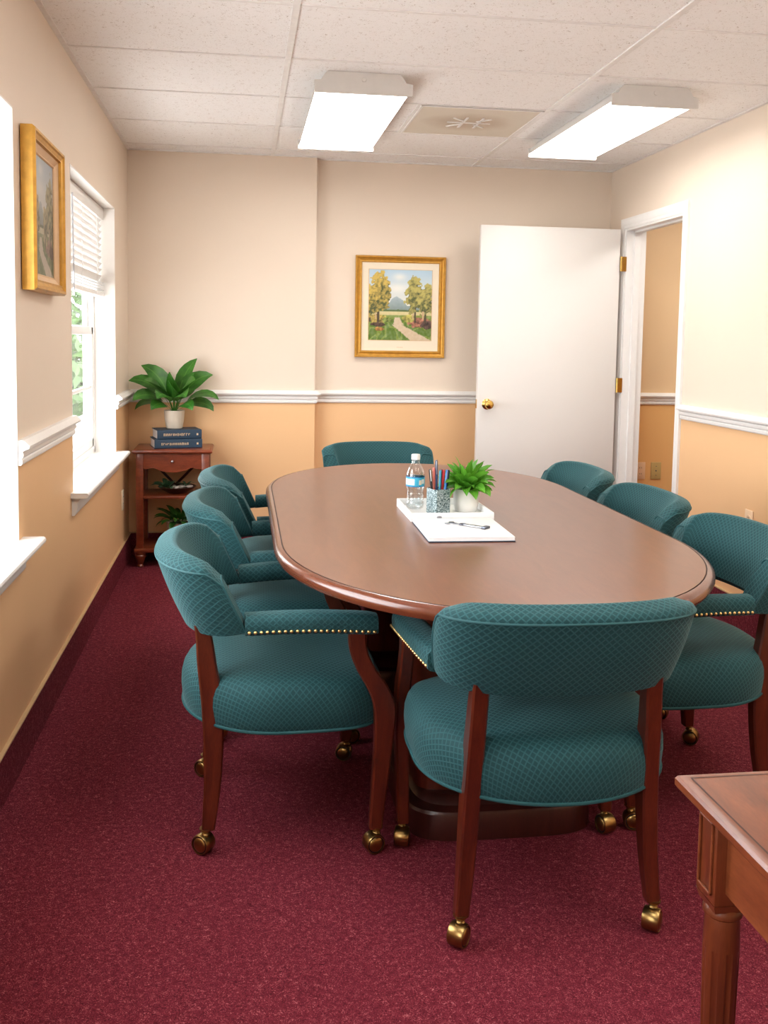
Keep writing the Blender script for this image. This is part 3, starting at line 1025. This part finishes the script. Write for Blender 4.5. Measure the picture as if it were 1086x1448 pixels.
            mb.lathe([(.0, .046), (.008, .046), (.011, .052), (.008, .056), (.012, .060), (.017, .066), (.017, .069), (.0, .069)], 16)
            mb.build('stem', 'brass', ca, 40)
    return root
proto = make_chair()
CH = [
 (1.396, -3.872, .6, 'teal armchair with its back to the camera at the near end of the table'),
 (.787, -3.388, -88, 'teal armchair on the table\'s window side, closest to the camera'),
 (.820, -2.68, -91, 'teal armchair, middle of the three along the window side of the table'),
 (.845, -2.06, -90, 'teal armchair on the window side of the table, beside the small mahogany shelf stand'),
 (1.400, -1.23, 183, 'teal armchair at the far table end, only its back top showing below the landscape picture'),
 (1.945, -1.97, 91, 'teal armchair at the far right of the table, in front of the open white door'),
 (1.965, -2.65, 91, 'teal armchair, middle of the three on the doorway side of the table'),
 (1.985, -3.33, 92, 'teal armchair at the right edge of the photo, on the doorway side nearest the camera'),
]
for i, (x, y, a, lab) in enumerate(CH):
    o = proto if i == 0 else copy_tree(proto)
    o.location = (x, y, 0); o.rotation_euler = (0, 0, R(a))
    o['label'] = lab; o['category'] = 'chair'; o['group'] = 'teal armchairs around the conference table'

# ------------------------------------------------------------------ plants
def leaf(mb, base, az, elev, length, width, droop, mi=0, seg=9, twist=0, stemfrac=.25, fold=.25):
    p = Vector(base); el = elev
    d_h = Vector((math.cos(az), math.sin(az), 0)); side = Vector((-math.sin(az), math.cos(az), 0))
    prev = None; rows = []
    for k in range(seg+1):
        t = k/seg
        if t < stemfrac: wv = width*.07
        else:
            q = (t-stemfrac)/(1-stemfrac)
            wv = width*max(.03, (math.sin(PI*min(1, q**.75))**.8))*(1-.15*q)
        up_ = Vector((0, 0, 1))*math.cos(el)-d_h*math.sin(el)
        sd = side*math.cos(twist*t)+up_*math.sin(twist*t)
        rows.append([p-sd*wv/2+up_*wv*fold*.5, p-sd*wv/4+up_*wv*fold*.15, p.copy(), p+sd*wv/4+up_*wv*fold*.15, p+sd*wv/2+up_*wv*fold*.5])
        p = p+(d_h*math.cos(el)+Vector((0, 0, 1))*math.sin(el))*(length/seg)
        el -= droop/seg*(.35+1.3*t)
    vs = [tuple(q) for r_ in rows for q in r_]; fs = []; us = []
    for k in range(seg):
        for i in range(4):
            fs.append((k*5+i, k*5+i+1, (k+1)*5+i+1, (k+1)*5+i))
            us.append([(i/4, k/seg), ((i+1)/4, k/seg), ((i+1)/4, (k+1)/seg), (i/4, (k+1)/seg)])
    mb.add(vs, fs, mi, us)
def pot(parent, prof_out, mat, soilz, soilr):
    MB().lathe(prof_out, 40).build('pot', mat, parent, 40)
    MB().lathe([(0, soilz-.01), (soilr, soilz-.01), (soilr, soilz), (soilr*.6, soilz+.003), (0, soilz+.004)], 28).build('soil', 'soil', parent, 40)

TX0, TX1, TYF, TYB, TZ = .055, .51, -.42, -.085, .690
# peace lily on the books
r = thing('potted_plant', 'broad leaved green plant in a cream pot standing on two navy books', 'plant', (.283, -.245, TZ+.109))
pot(r, [(0, 0), (.044, 0), (.048, .006), (.056, .05), (.060, .095), (.060, .106), (.055, .106), (.053, .098), (.0, .098)], 'creampot', .099, .053)
mb = MB(); rnd = random.Random(5)
spec = [(178, 66, .34, .13, 1.7), (160, 78, .35, .13, 1.3), (20, 70, .34, .13, 1.5), (30, 84, .35, .12, .9), (200, 52, .29, .12, 2.0), (345, 52, .30, .12, 2.0), (250, 58, .27, .12, 2.0), (290, 60, .27, .12, 2.0), (225, 72, .29, .12, 1.5), (315, 74, .29, .12, 1.5), (90, 70, .28, .11, 1.5), (120, 60, .28, .11, 1.8), (60, 60, .28, .11, 1.8), (270, 84, .27, .12, 1.0), (185, 40, .25, .10, 2.1), (355, 38, .25, .10, 2.1), (235, 42, .21, .09, 2.0), (305, 42, .21, .09, 2.0), (0, 80, .26, .11, .8), (262, 74, .25, .11, 1.4)]
for az, el, L, wv, dr in spec:
    a = R(az+rnd.uniform(-8, 8))
    leaf(mb, (.012*math.cos(a), .012*math.sin(a), .096), a, R(el), L, wv, dr, 0, 10, (1 if math.cos(a) > 0 else -1)*rnd.uniform(.5, 1.15), .30, .12)
mb.build('foliage', 'leaf', r, 60)

# small plant on the conference table
TRZ = .750
r = thing('potted_plant', 'bright green bushy plant in a white cup pot on the table tray', 'plant', (1.452, -2.835, TRZ+.006))
pot(r, [(0, 0), (.034, 0), (.039, .005), (.044, .03), (.046, .076), (.045, .079), (.042, .079), (.041, .072), (0, .072)], 'whitepot', .073, .041)
mb = MB(); rnd = random.Random(11)
for k in range(58):
    az = k*2.39996; q = k/57
    el = R(88-68*q**.8)
    leaf(mb, (.012*math.cos(az), .012*math.sin(az), .07), az, el, .118-.022*q+rnd.uniform(-.015, .012), .036+rnd.uniform(-.004, .006), .7+1.2*q, 0, 8, rnd.choice((-1, 1))*rnd.uniform(.2, 1.1), .2, .3)
mb.build('foliage', 'leafbright', r, 60)

# plant on the lower shelf of the stand
r = thing('potted_plant', 'dark leafy plant in a pale pot on the bottom shelf of the stand', 'plant', (.315, -.255, .112))
pot(r, [(0, 0), (.058, 0), (.062, .008), (.072, .07), (.078, .118), (.080, .128), (.074, .128), (.072, .12), (0, .118)], 'pinkpot', .119, .072)
mb = MB(); rnd = random.Random(4)
for k in range(30):
    az = k*2.39996; q = k/29
    leaf(mb, (.02*math.cos(az), .02*math.sin(az), .115), az, R(66-45*q), .145+rnd.uniform(-.02, .03), .04, 1.1+.9*q, 0, 8, rnd.uniform(-.5, .5), .25)
mb.build('foliage', 'leafdark', r, 60)

# ------------------------------------------------------------------ shelf stand in the corner
st = thing('side_stand', 'small mahogany stand with drawer and two shelves in the back corner', 'side table', ((TX0+TX1)/2, (TYF+TYB)/2, 0))
hx, hy = (TX1-TX0)/2, (TYB-TYF)/2
mb = MB(); rings = []
for ins, z in [(.014, TZ-.026), (.004, TZ-.022), (0, TZ-.014), (.003, TZ-.006), (.010, TZ-.001), (.018, TZ)]:
    rings.append([(sx*(hx-ins), sy*(hy-ins), z) for sx, sy in ((-1, -1), (1, -1), (1, 1), (-1, 1))])
mb.loft(rings); mb.build('top', 'cabinet', st, 30)
lw_ = .042
lx, ly = hx-.020, hy-.020
for sx in (-1, 1):
    for sy in (-1, 1):
        x0, x1 = sorted((sx*lx, sx*(lx-lw_))); y0, y1 = sorted((sy*ly, sy*(ly-lw_)))
        mb = MB(); mb.box(x0, y0, .108, x1, y1, TZ-.026, 0, .003)
        lg = mb.build('leg', 'cabinet', st, 30)
        mb = MB(); mb.lathe([(0, 0), (.017, 0), (.020, .004), (.018, .012), (.015, .016), (.020, .028), (.029, .055), (.032, .068), (.028, .074), (.033, .080), (.033, .090), (0, .090)], 20, 0, ((x0+x1)/2, (y0+y1)/2, 0))
        mb.build('foot', 'cabinet', lg, 40)
dz0 = TZ-.026-.098
ix = lx-lw_
# drawer with shaped lower edge
pl = [(-ix, TZ-.028), (-ix, dz0+.012)]
for k in range(25):
    t = -1+2*k/24
    drop = .026*max(0, math.cos(t*PI*.62))**1.2
    bump_ = .007*math.cos(t*PI*3.2)*(1 if abs(t) > .45 else 0)
    pl.append((t*ix*.98, dz0+.014-drop+bump_))
pl += [(ix, dz0+.012), (ix, TZ-.028)]
mb = MB(); mb.prism(pl, 'y', -ly+.004, -ly+.022)
dr_ = mb.build('drawer', 'cabinet', st, 20)
mb = MB(); mb.X = Matrix.Translation((0, -ly+.004, TZ-.070)) @ Matrix.Rotation(PI/2, 4, 'X')
mb.lathe([(0, 0), (.005, 0), (.004, .008), (.008, .014), (.009, .019), (.006, .023), (0, .024)], 16)
mb.build('knob', 'silver', dr_, 40)
for sx in (-1, 1):
    x0, x1 = sorted((sx*(lx-.006), sx*(lx-.022)))
    MB().box(x0, -ly+lw_, dz0, x1, ly-lw_, TZ-.026).build('side_rail', 'cabinet', st, 0)
MB().box(-lx+.01, -ly+.004, .400, lx-.01, ly-.004, .416, 0, .004).build('shelf', 'cabinet', st)
MB().box(-hx+.008, -hy+.008, .088, hx-.008, hy-.008, .111, 0, .005).build('shelf', 'cabinet', st)
for sg in (-1, 1):
    mb = MB(); mb.tube([(sg*.17, ly-.03, .62), (-sg*.02, ly-.05, .425)], .008, 8)
    mb.build('brace', 'pedestal', st)
# low dish arrangement on the middle shelf
r = thing('plant_dish', 'dark dish with pale shells and grey green leaves on the middle shelf', 'ornament', (.30, -.27, .416))
MB().lathe([(0, 0), (.05, 0), (.06, .006), (.10, .030), (.112, .040), (.108, .042), (.09, .032), (.05, .012), (0, .010)], 36).build('dish', 'darkleafbowl', r, 40)
rnd = random.Random(8)
for k in range(14):
    mb = MB(); a = rnd.uniform(0, 2*PI); q = rnd.uniform(0, .06)
    mb.X = Matrix.Translation((.02+q*math.cos(a), q*math.sin(a), .030+rnd.uniform(0, .010))) @ Matrix.Rotation(rnd.uniform(0, 3), 4, 'Z') @ Matrix.Rotation(rnd.uniform(-.5, .5), 4, 'X') @ Matrix.Diagonal((1.8, .9, .55, 1))
    mb.lathe([(0, -.014), (.008, -.011), (.013, -.004), (.014, .002), (.009, .010), (0, .014)], 12)
    mb.build('shell', 'pebble', r, 60)
mb = MB()
for k in range(13):
    az = R(120+k*17); 
    leaf(mb, (-.055+.01*math.cos(az), .01*math.sin(az), .03), az, R(rnd.uniform(25, 65)), rnd.uniform(.07, .11), .038, 1.2, 0, 7, rnd.uniform(-.5, .5), .15)
for k in range(6):
    az = R(k*55)
    leaf(mb, (.05, .02, .03), az, R(40), .08, .016, 1.3, 0, 7, 0, .15)
mb.build('foliage', 'leafpale', r, 60)

# books
def book(label, loc, rot, L, D, T, seed):
    r = thing('book', label, 'book', loc, rot, 'navy books under the corner plant')
    mb = MB()   # spine faces -y; boards top/bottom
    mb.box(-L/2, -D/2, 0, L/2, D/2, .003); mb.box(-L/2, -D/2, T-.003, L/2, D/2, T)
    sp = [(-D/2-.004, .004), (-D/2-.006, T/2), (-D/2-.004, T-.004), (-D/2, T), (-D/2+.003, T), (-D/2+.003, 0), (-D/2, 0)]
    mb.prism(sp, 'x', -L/2, L/2)
    mb.build('cover', 'cover', r, 20)
    MB().box(-L/2+.005, -D/2+.003, .003, L/2-.005, D/2-.005, T-.003).build('pages', 'page', r, 0)
    mb = MB(); rnd = random.Random(seed); x = -L*.36
    y = -D/2-.0064
    while x < L*.22:
        wv = rnd.uniform(.006, .011); hh = rnd.uniform(.010, .014)*(T/.05)
        mb.box(x, y, T/2-hh/2, x+wv*.35, y+.003, T/2+hh/2)
        if rnd.random() < .8: mb.box(x, y, T/2+hh/2-.003, x+wv, y+.003, T/2+hh/2)
        if rnd.random() < .6: mb.box(x+wv*.7, y, T/2-hh/2, x+wv, y+.003, T/2+hh/2-.001)
        x += wv+.004
    mb.box(L*.38, y, T/2-.006, L*.38+.011, y+.003, T/2+.006, 0, .0012)
    mb.build('gilt_lettering', 'goldpale', r, 0)
    return r
book('navy blue book lying on the mahogany stand, lower of the two', (.292, -.258, TZ), R(13), .275, .19, .053, 1)
book('navy blue book directly under the cream plant pot, upper of the two', (.296, -.255, TZ+.053), R(15), .258, .178, .054, 2)

# ------------------------------------------------------------------ things on the conference table
tray = thing('tray', 'white rectangular tray holding bottle, pen cup and plant', 'tray', (1.371, -2.845, TRZ), 0)
tw_, td_ = .140, .150
MB().box(-tw_+.004, -td_+.004, 0, tw_-.004, td_-.004, .006).build('tray_base', 'white', tray, 0)
mb = MB()
rings = []
for o_, z in ((0, 0), (0, .026), (.001, .0285), (.005, .0285), (.006, .026), (.006, .004)):
    rings.append([(sx*(tw_-o_), sy*(td_-o_), z) for sx, sy in ((-1, -1), (1, -1), (1, 1), (-1, 1))])
mb.loft(rings, 0, True, False)
mb.build('rim', 'white', tray, 30)
mb = MB(); mb.X = Matrix.Translation((-.045, -td_, .014)) @ Matrix.Rotation(PI/2, 4, 'X') @ Matrix.Diagonal((1.5, .8, 1, 1))
mb.lathe([(0, 0), (.006, 0), (.005, .002), (0, .002)], 16); mb.build('badge', 'silver', tray, 40)

bt = thing('water_bottle', 'clear plastic water bottle with blue and white label and white cap', 'bottle', (1.283, -2.775, TRZ+.006))
bp = [(0, .003), (.022, 0), (.029, .004), (.031, .012), (.031, .022), (.0285, .028), (.031, .034), (.0285, .041), (.031, .048), (.030, .056), (.0285, .062), (.031, .070), (.0325, .076), (.0325, .118), (.031, .128), (.026, .142), (.018, .155), (.0135, .162), (.0135, .170), (.0155, .171), (.0155, .173), (.0125, .174), (.0125, .180)]
MB().lathe(bp, 40, caps=False).build('bottle_body', 'bottle', bt, 40)
MB().lathe([(0, .005), (.027, .006), (.0285, .014), (.0285, .022), (.0265, .028), (.029, .034), (.0265, .041), (.029, .048), (.0265, .062), (.0305, .077), (.0305, .120), (0, .120)], 32).build('water', 'water', bt, 40)
MB().lathe([(0, .172), (.0150, .172), (.0155, .175), (.0155, .189), (.0145, .191), (0, .191)], 28).build('cap', 'white', bt, 40)
mb = MB(); mb.lathe([(.0329, .080), (.0331, .081), (.0331, .113), (.0329, .114)], 48, 0, caps=False)
lb = mb.build('bottle_label', 'labelblue', bt, 60)
def on_label(a0, a1, z0, z1, r_=.0334, n=8):
    mb = MB(); rings = []
    for k in range(n+1):
        a = R(a0+(a1-a0)*k/n)
        rings.append([(r_*math.cos(a), r_*math.sin(a), z0), (r_*math.cos(a), r_*math.sin(a), z1), ((r_-.0004)*math.cos(a), (r_-.0004)*math.sin(a), z1), ((r_-.0004)*math.cos(a), (r_-.0004)*math.sin(a), z0)])
    return mb.loft(rings)
on_label(180, 255, .086, .107).build('label_print', 'white', lb, 30)
on_label(283, 300, .087, .103).build('label_print', 'ivory', lb, 30)
on_label(302, 325, .090, .106).build('label_print', 'white', lb, 30)
on_label(0, 359, .112, .1145, .0333, 40).build('label_print', 'labeldeep', lb, 30)
on_label(0, 359, .0795, .082, .0333, 40).build('label_print', 'labeldeep', lb, 30)

CUP = (1.346, -2.875)
cup = thing('pen_cup', 'etched grey teal square pen cup standing on the white tray', 'pen holder', (CUP[0], CUP[1], TRZ+.006), R(20))
def rsq(h, c): return [(-h+c, -h), (h-c, -h), (h, -h+c), (h, h-c), (h-c, h), (-h+c, h), (-h, h-c), (-h, -h+c)]
mb = MB()
mb.loft([[(x, y, z) for x, y in rsq(h, .007)] for h, z in [(.030, 0), (.032, .002), (.032, .084), (.0315, .086), (.0300, .086), (.0295, .084), (.0295, .006), (.0295, .0055)]], 0, True, True)
mb.build('cup_body', 'cup', cup, 30)
PENS = [(-.020, -.012, -6, 4, .145, 'black', 'white', 'black capped pen leaning at the left of the pen cup'),
        (-.012, .012, -3, -3, .150, 'coral', 'coral', 'salmon pink pencil in the pen cup'),
        (-.006, .000, -1, 2, .175, 'navy', 'silver', 'tall navy pen with silver clip, tallest in the pen cup'),
        (.000, -.016, 2, 5, .142, 'tealpen', 'black', 'teal blue pen at the front of the pen cup'),
        (.006, .016, 2, -4, .144, 'maroon', 'maroon', 'dark maroon pen at the back of the pen cup'),
        (.009, -.004, 4, 2, .142, 'red', 'red', 'bright red pen in the pen cup'),
        (.016, -.014, 6, 4, .143, 'bluepen', 'silver', 'bright blue pen with clip at the right of the pen cup'),
        (.021, .006, 7, -2, .142, 'black', 'black', 'black pen furthest right in the pen cup')]
MT['coral'] = simple('coral_plastic', (.62, .16, .12, 1), .35)
MT['navy'] = simple('navy_plastic', (.02, .05, .13, 1), .3)
MT['tealpen'] = simple('teal_plastic', (.03, .22, .32, 1), .3)
MT['maroon'] = simple('maroon_plastic', (.10, .01, .02, 1), .3)
MT['red'] = simple('red_plastic', (.50, .02, .03, 1), .3)
MT['bluepen'] = simple('blue_plastic', (.02, .17, .50, 1), .3)
for (dx, dy, lx_, ly_, L, c1, c2, lab) in PENS:
    p = thing('pen', lab, 'pen', (CUP[0]+dx*.9, CUP[1]+dy*.9, TRZ+.0135))
    p.rotation_euler = (R(-ly_), R(lx_*.9), 0)
    MB().lathe([(0, 0), (.001, 0), (.0036, .012), (.0040, .03), (.0040, L*.62), (0, L*.62)], 12).build('barrel', c1, p, 40)
    MB().lathe([(0, L*.62), (.0046, L*.62), (.0048, L*.64), (.0046, L*.97), (.003, L), (0, L)], 12).build('pen_cap', c1 if c2 != 'silver' else c1, p, 40)
    MB().box(-.0012, -.0065, L*.72, .0012, -.0045, L*.985, 0, .0008).build('clip', c2 if c2 in ('silver', 'white') else c1, p)

pd = thing('notepad', 'white paper pad with dark backing lying in front of the tray', 'notepad', (1.362, -3.165, TRZ), R(-1.0))
MB().box(-.132, -.160, 0, .132, .152, .0035, 0, .0012).build('backing', 'cover', pd)
MB().box(-.130, -.157, .0035, .130, .150, .0135).build('paper', 'page', pd, 0)
MB().box(-.131, -.158, .0136, .131, .151, .0146, 0, .0004).build('cover_sheet', 'white', pd)
ky = thing('keys', 'small silver keys with a strap fob lying on the white notepad', 'keys', (1.385, -3.15, TRZ+.0148), R(-46))
mb = MB(); mb.tube([(-.018+.011*math.cos(a), .011*math.sin(a), .0030) for a in [2*PI*k/20 for k in range(20)]], .0024, 6, 0, True); mb.build('ring', 'pewter', ky, 60)
mb = MB(); mb.box(-.010, -.010, .001, .060, .010, .0055, 0, .0016); mb.build('strap', 'silver', ky)
mb = MB(); mb.box(.058, -.015, .0, .074, .015, .008, 0, .002); mb.build('clasp', 'pewter', ky)
for a in (165, 200):
    mb = MB(); mb.X = Matrix.Translation((-.026, 0, 0)) @ Matrix.Rotation(R(a), 4, 'Z')
    mb.box(.004, -.0025, .0004, .040, .0025, .0026, 0, .0006); mb.lathe([(0, .0004), (.009, .0004), (.0095, .0015), (.009, .0026), (0, .0026)], 16, 0, (.044, 0, 0))
    mb.build('key', 'pewter' if a == 165 else 'silver', ky, 40)

# ------------------------------------------------------------------ desk at the lower right
dk = thing('desk', 'orange brown mahogany desk with fluted round legs at the lower right corner', 'desk', (1.66, -5.33, 0))
dx0, dx1, dy0, dy1 = -.377, .377, -.46, .466
mb = MB(); rings = []
for ins, z in [(.018, .722), (.016, .729), (.003, .731), (0, .735), (0, .744), (.003, .7485), (.008, .750), (.0120, .7503)]:
    rings.append([(x, y, z) for x, y in ((dx0+ins, dy0+ins), (dx1-ins, dy0+ins), (dx1-ins, dy1-ins), (dx0+ins, dy1-ins))])
mb.loft(rings, 0, True, True)
rr_ = []
for o_, z in ((.015, .7504), (.0175, .7505)):
    rr_.append([(x, y, z+.0001) for x, y in ((dx0+o_, dy0+o_), (dx1-o_, dy0+o_), (dx1-o_, dy1-o_), (dx0+o_, dy1-o_))])
mb.loft(rr_, 1, True, False)
mb.build('desktop', ['desk', 'groove'], dk, 25)
for sx in (0, 1):
    for sy in (0, 1):
        cx_ = (dx0+.052) if sx == 0 else (dx1-.052)
        cy_ = (dy0+.052) if sy == 0 else (dy1-.052)
        bh = .027
        mb = MB(); mb.box(cx_-bh, cy_-bh, .60, cx_+bh, cy_+bh, .724, 0, .002)
        mb.loft([[(cx_+u*q, cy_+v*q, z) for u, v in ((-1, -1), (1, -1), (1, 1), (-1, 1))] for q, z in ((bh, .60), (bh*.86, .588))])
        # fluted round shaft
        prof = [(.0235, .590), (.0265, .584), (.0265, .578), (.0225, .574), (.0235, .566), (.0245, .53)]
        mb.lathe(prof[::-1], 32, 0, (cx_, cy_, 0))
        rings = []
        for k in range(15):
            z = .53-(.53-.05)*k/14
            r0 = .0245-(.0245-.0165)*k/14
            fl = .0022*min(1, k/1.0) if k < 14 else 0
            rings.append([(cx_+(r0-fl*max(0, math.cos(8*a))**.5 if math.cos(8*a) > 0 else cx_*0+r0)*math.cos(a) if False else cx_+(r0-(fl*math.sqrt(max(0, math.cos(8*a)))))*math.cos(a), cy_+(r0-(fl*math.sqrt(max(0, math.cos(8*a)))))*math.sin(a), z) for a in [2*PI*i/96 for i in range(96)]])
        mb.loft(rings[::-1])
        mb.lathe([(0, 0), (.014, 0), (.019, .008), (.021, .02), (.019, .032), (.014, .038), (.017, .044), (.0165, .052)], 24, 0, (cx_, cy_, 0))
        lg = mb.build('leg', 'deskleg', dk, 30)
        # recessed panel moulding on the two outer faces of the block
        mb = MB()
        for ax in (0, 1):
            s_ = (-1 if sx == 0 else 1) if ax == 0 else (-1 if sy == 0 else 1)
            def PB(u0, z0, u1, z1):
                if ax == 0:
                    xa, xb_ = sorted((cx_+s_*bh, cx_+s_*(bh+.0035))); mb.box(xa, cy_+u0, z0, xb_, cy_+u1, z1, 0, .001)
                else:
                    ya, yb_ = sorted((cy_+s_*bh, cy_+s_*(bh+.0035))); mb.box(cx_+u0, ya, z0, cx_+u1, yb_, z1, 0, .001)
            PB(-.019, .612, -.0155, .712); PB(.0155, .612, .019, .712); PB(-.019, .612, .019, .6155); PB(-.019, .7085, .019, .712)
        mb.build('panel_moulding', 'desk', lg, 0)
for ax in range(2):
    for sg in (0, 1):
        mb = MB()
        if ax == 0:
            x = dx0+.040 if sg == 0 else dx1-.056
            mb.box(x, dy0+.079, .618, x+.016, dy1-.079, .724)
        else:
            y = dy0+.040 if sg == 0 else dy1-.056
            mb.box(dx0+.079, y, .618, dx1-.079, y+.016, .724)
        mb.build('apron', 'desk', dk, 0)

# ------------------------------------------------------------------ outside
struct(MB().box(-30, -25, -.75, -.17, 40, -.6).build('ground', 'concrete', smooth=0), 'made-up pale concrete yard bouncing light in at the windows', 'ground')  # pale surface put in to bounce daylight up onto the ceiling
def tree(label, loc, h, crown, seed):
    r = thing('tree', label, 'tree', loc, 0, 'trees outside the windows')
    MB().tube([(0, 0, 0), (.05, .03, h*.3), (-.03, .05, h*.6), (.02, 0, h*.85)], [.14, .11, .08, .03], 10).build('trunk', 'bark', r)
    mb = MB(); rnd = random.Random(seed)
    vs = []; fs = []; us = []
    cl = []
    for k in range(70):
        a = rnd.uniform(0, 2*PI); z = rnd.uniform(.06, 1.0)
        q = crown*(math.sin(PI*min(1, .15+.85*z))**.7)*rnd.uniform(.2, 1)
        cl.append((q*math.cos(a), q*math.sin(a), z*h, rnd.uniform(.35, .65)))
    for (x, y, z, rad) in cl:
        for k in range(170):
            d = Vector((rnd.gauss(0, 1), rnd.gauss(0, 1), rnd.gauss(0, 1))).normalized()*rad*rnd.uniform(.6, 1)
            p = Vector((x, y, z))+d
            u = Vector((rnd.gauss(0, 1), rnd.gauss(0, 1), rnd.gauss(0, 1))).normalized(); v = u.orthogonal().normalized()
            L = rnd.uniform(.09, .16); o = len(vs)
            vs += [tuple(p-u*L), tuple(p+v*L*.45), tuple(p+u*L), tuple(p-v*L*.45)]
            fs.append((o, o+1, o+2, o+3)); us.append([(.5, 0), (1, .5), (.5, 1), (0, .5)])
    mb.add(vs, fs, 0, us)
    mb.build('crown', 'treeleaf', r, 0)
tree('green leafy tree seen through the lower sash of the far window', (-3.2, 9.0, -.6), 4.2, 1.5, 1)
tree('taller green tree behind, outside the far window', (-6.0, 13.5, -.6), 5.5, 1.9, 2)
pc = MB(); pc.box(-.95, .6, -.6, -.62, .93, 2.9, 0, .01)
pc.box(-.98, .57, -.6, -.59, .96, -.42, 0, .01)
tag(pc.build('porch_post', 'trim'), 'white square porch post outside the far window', 'post')
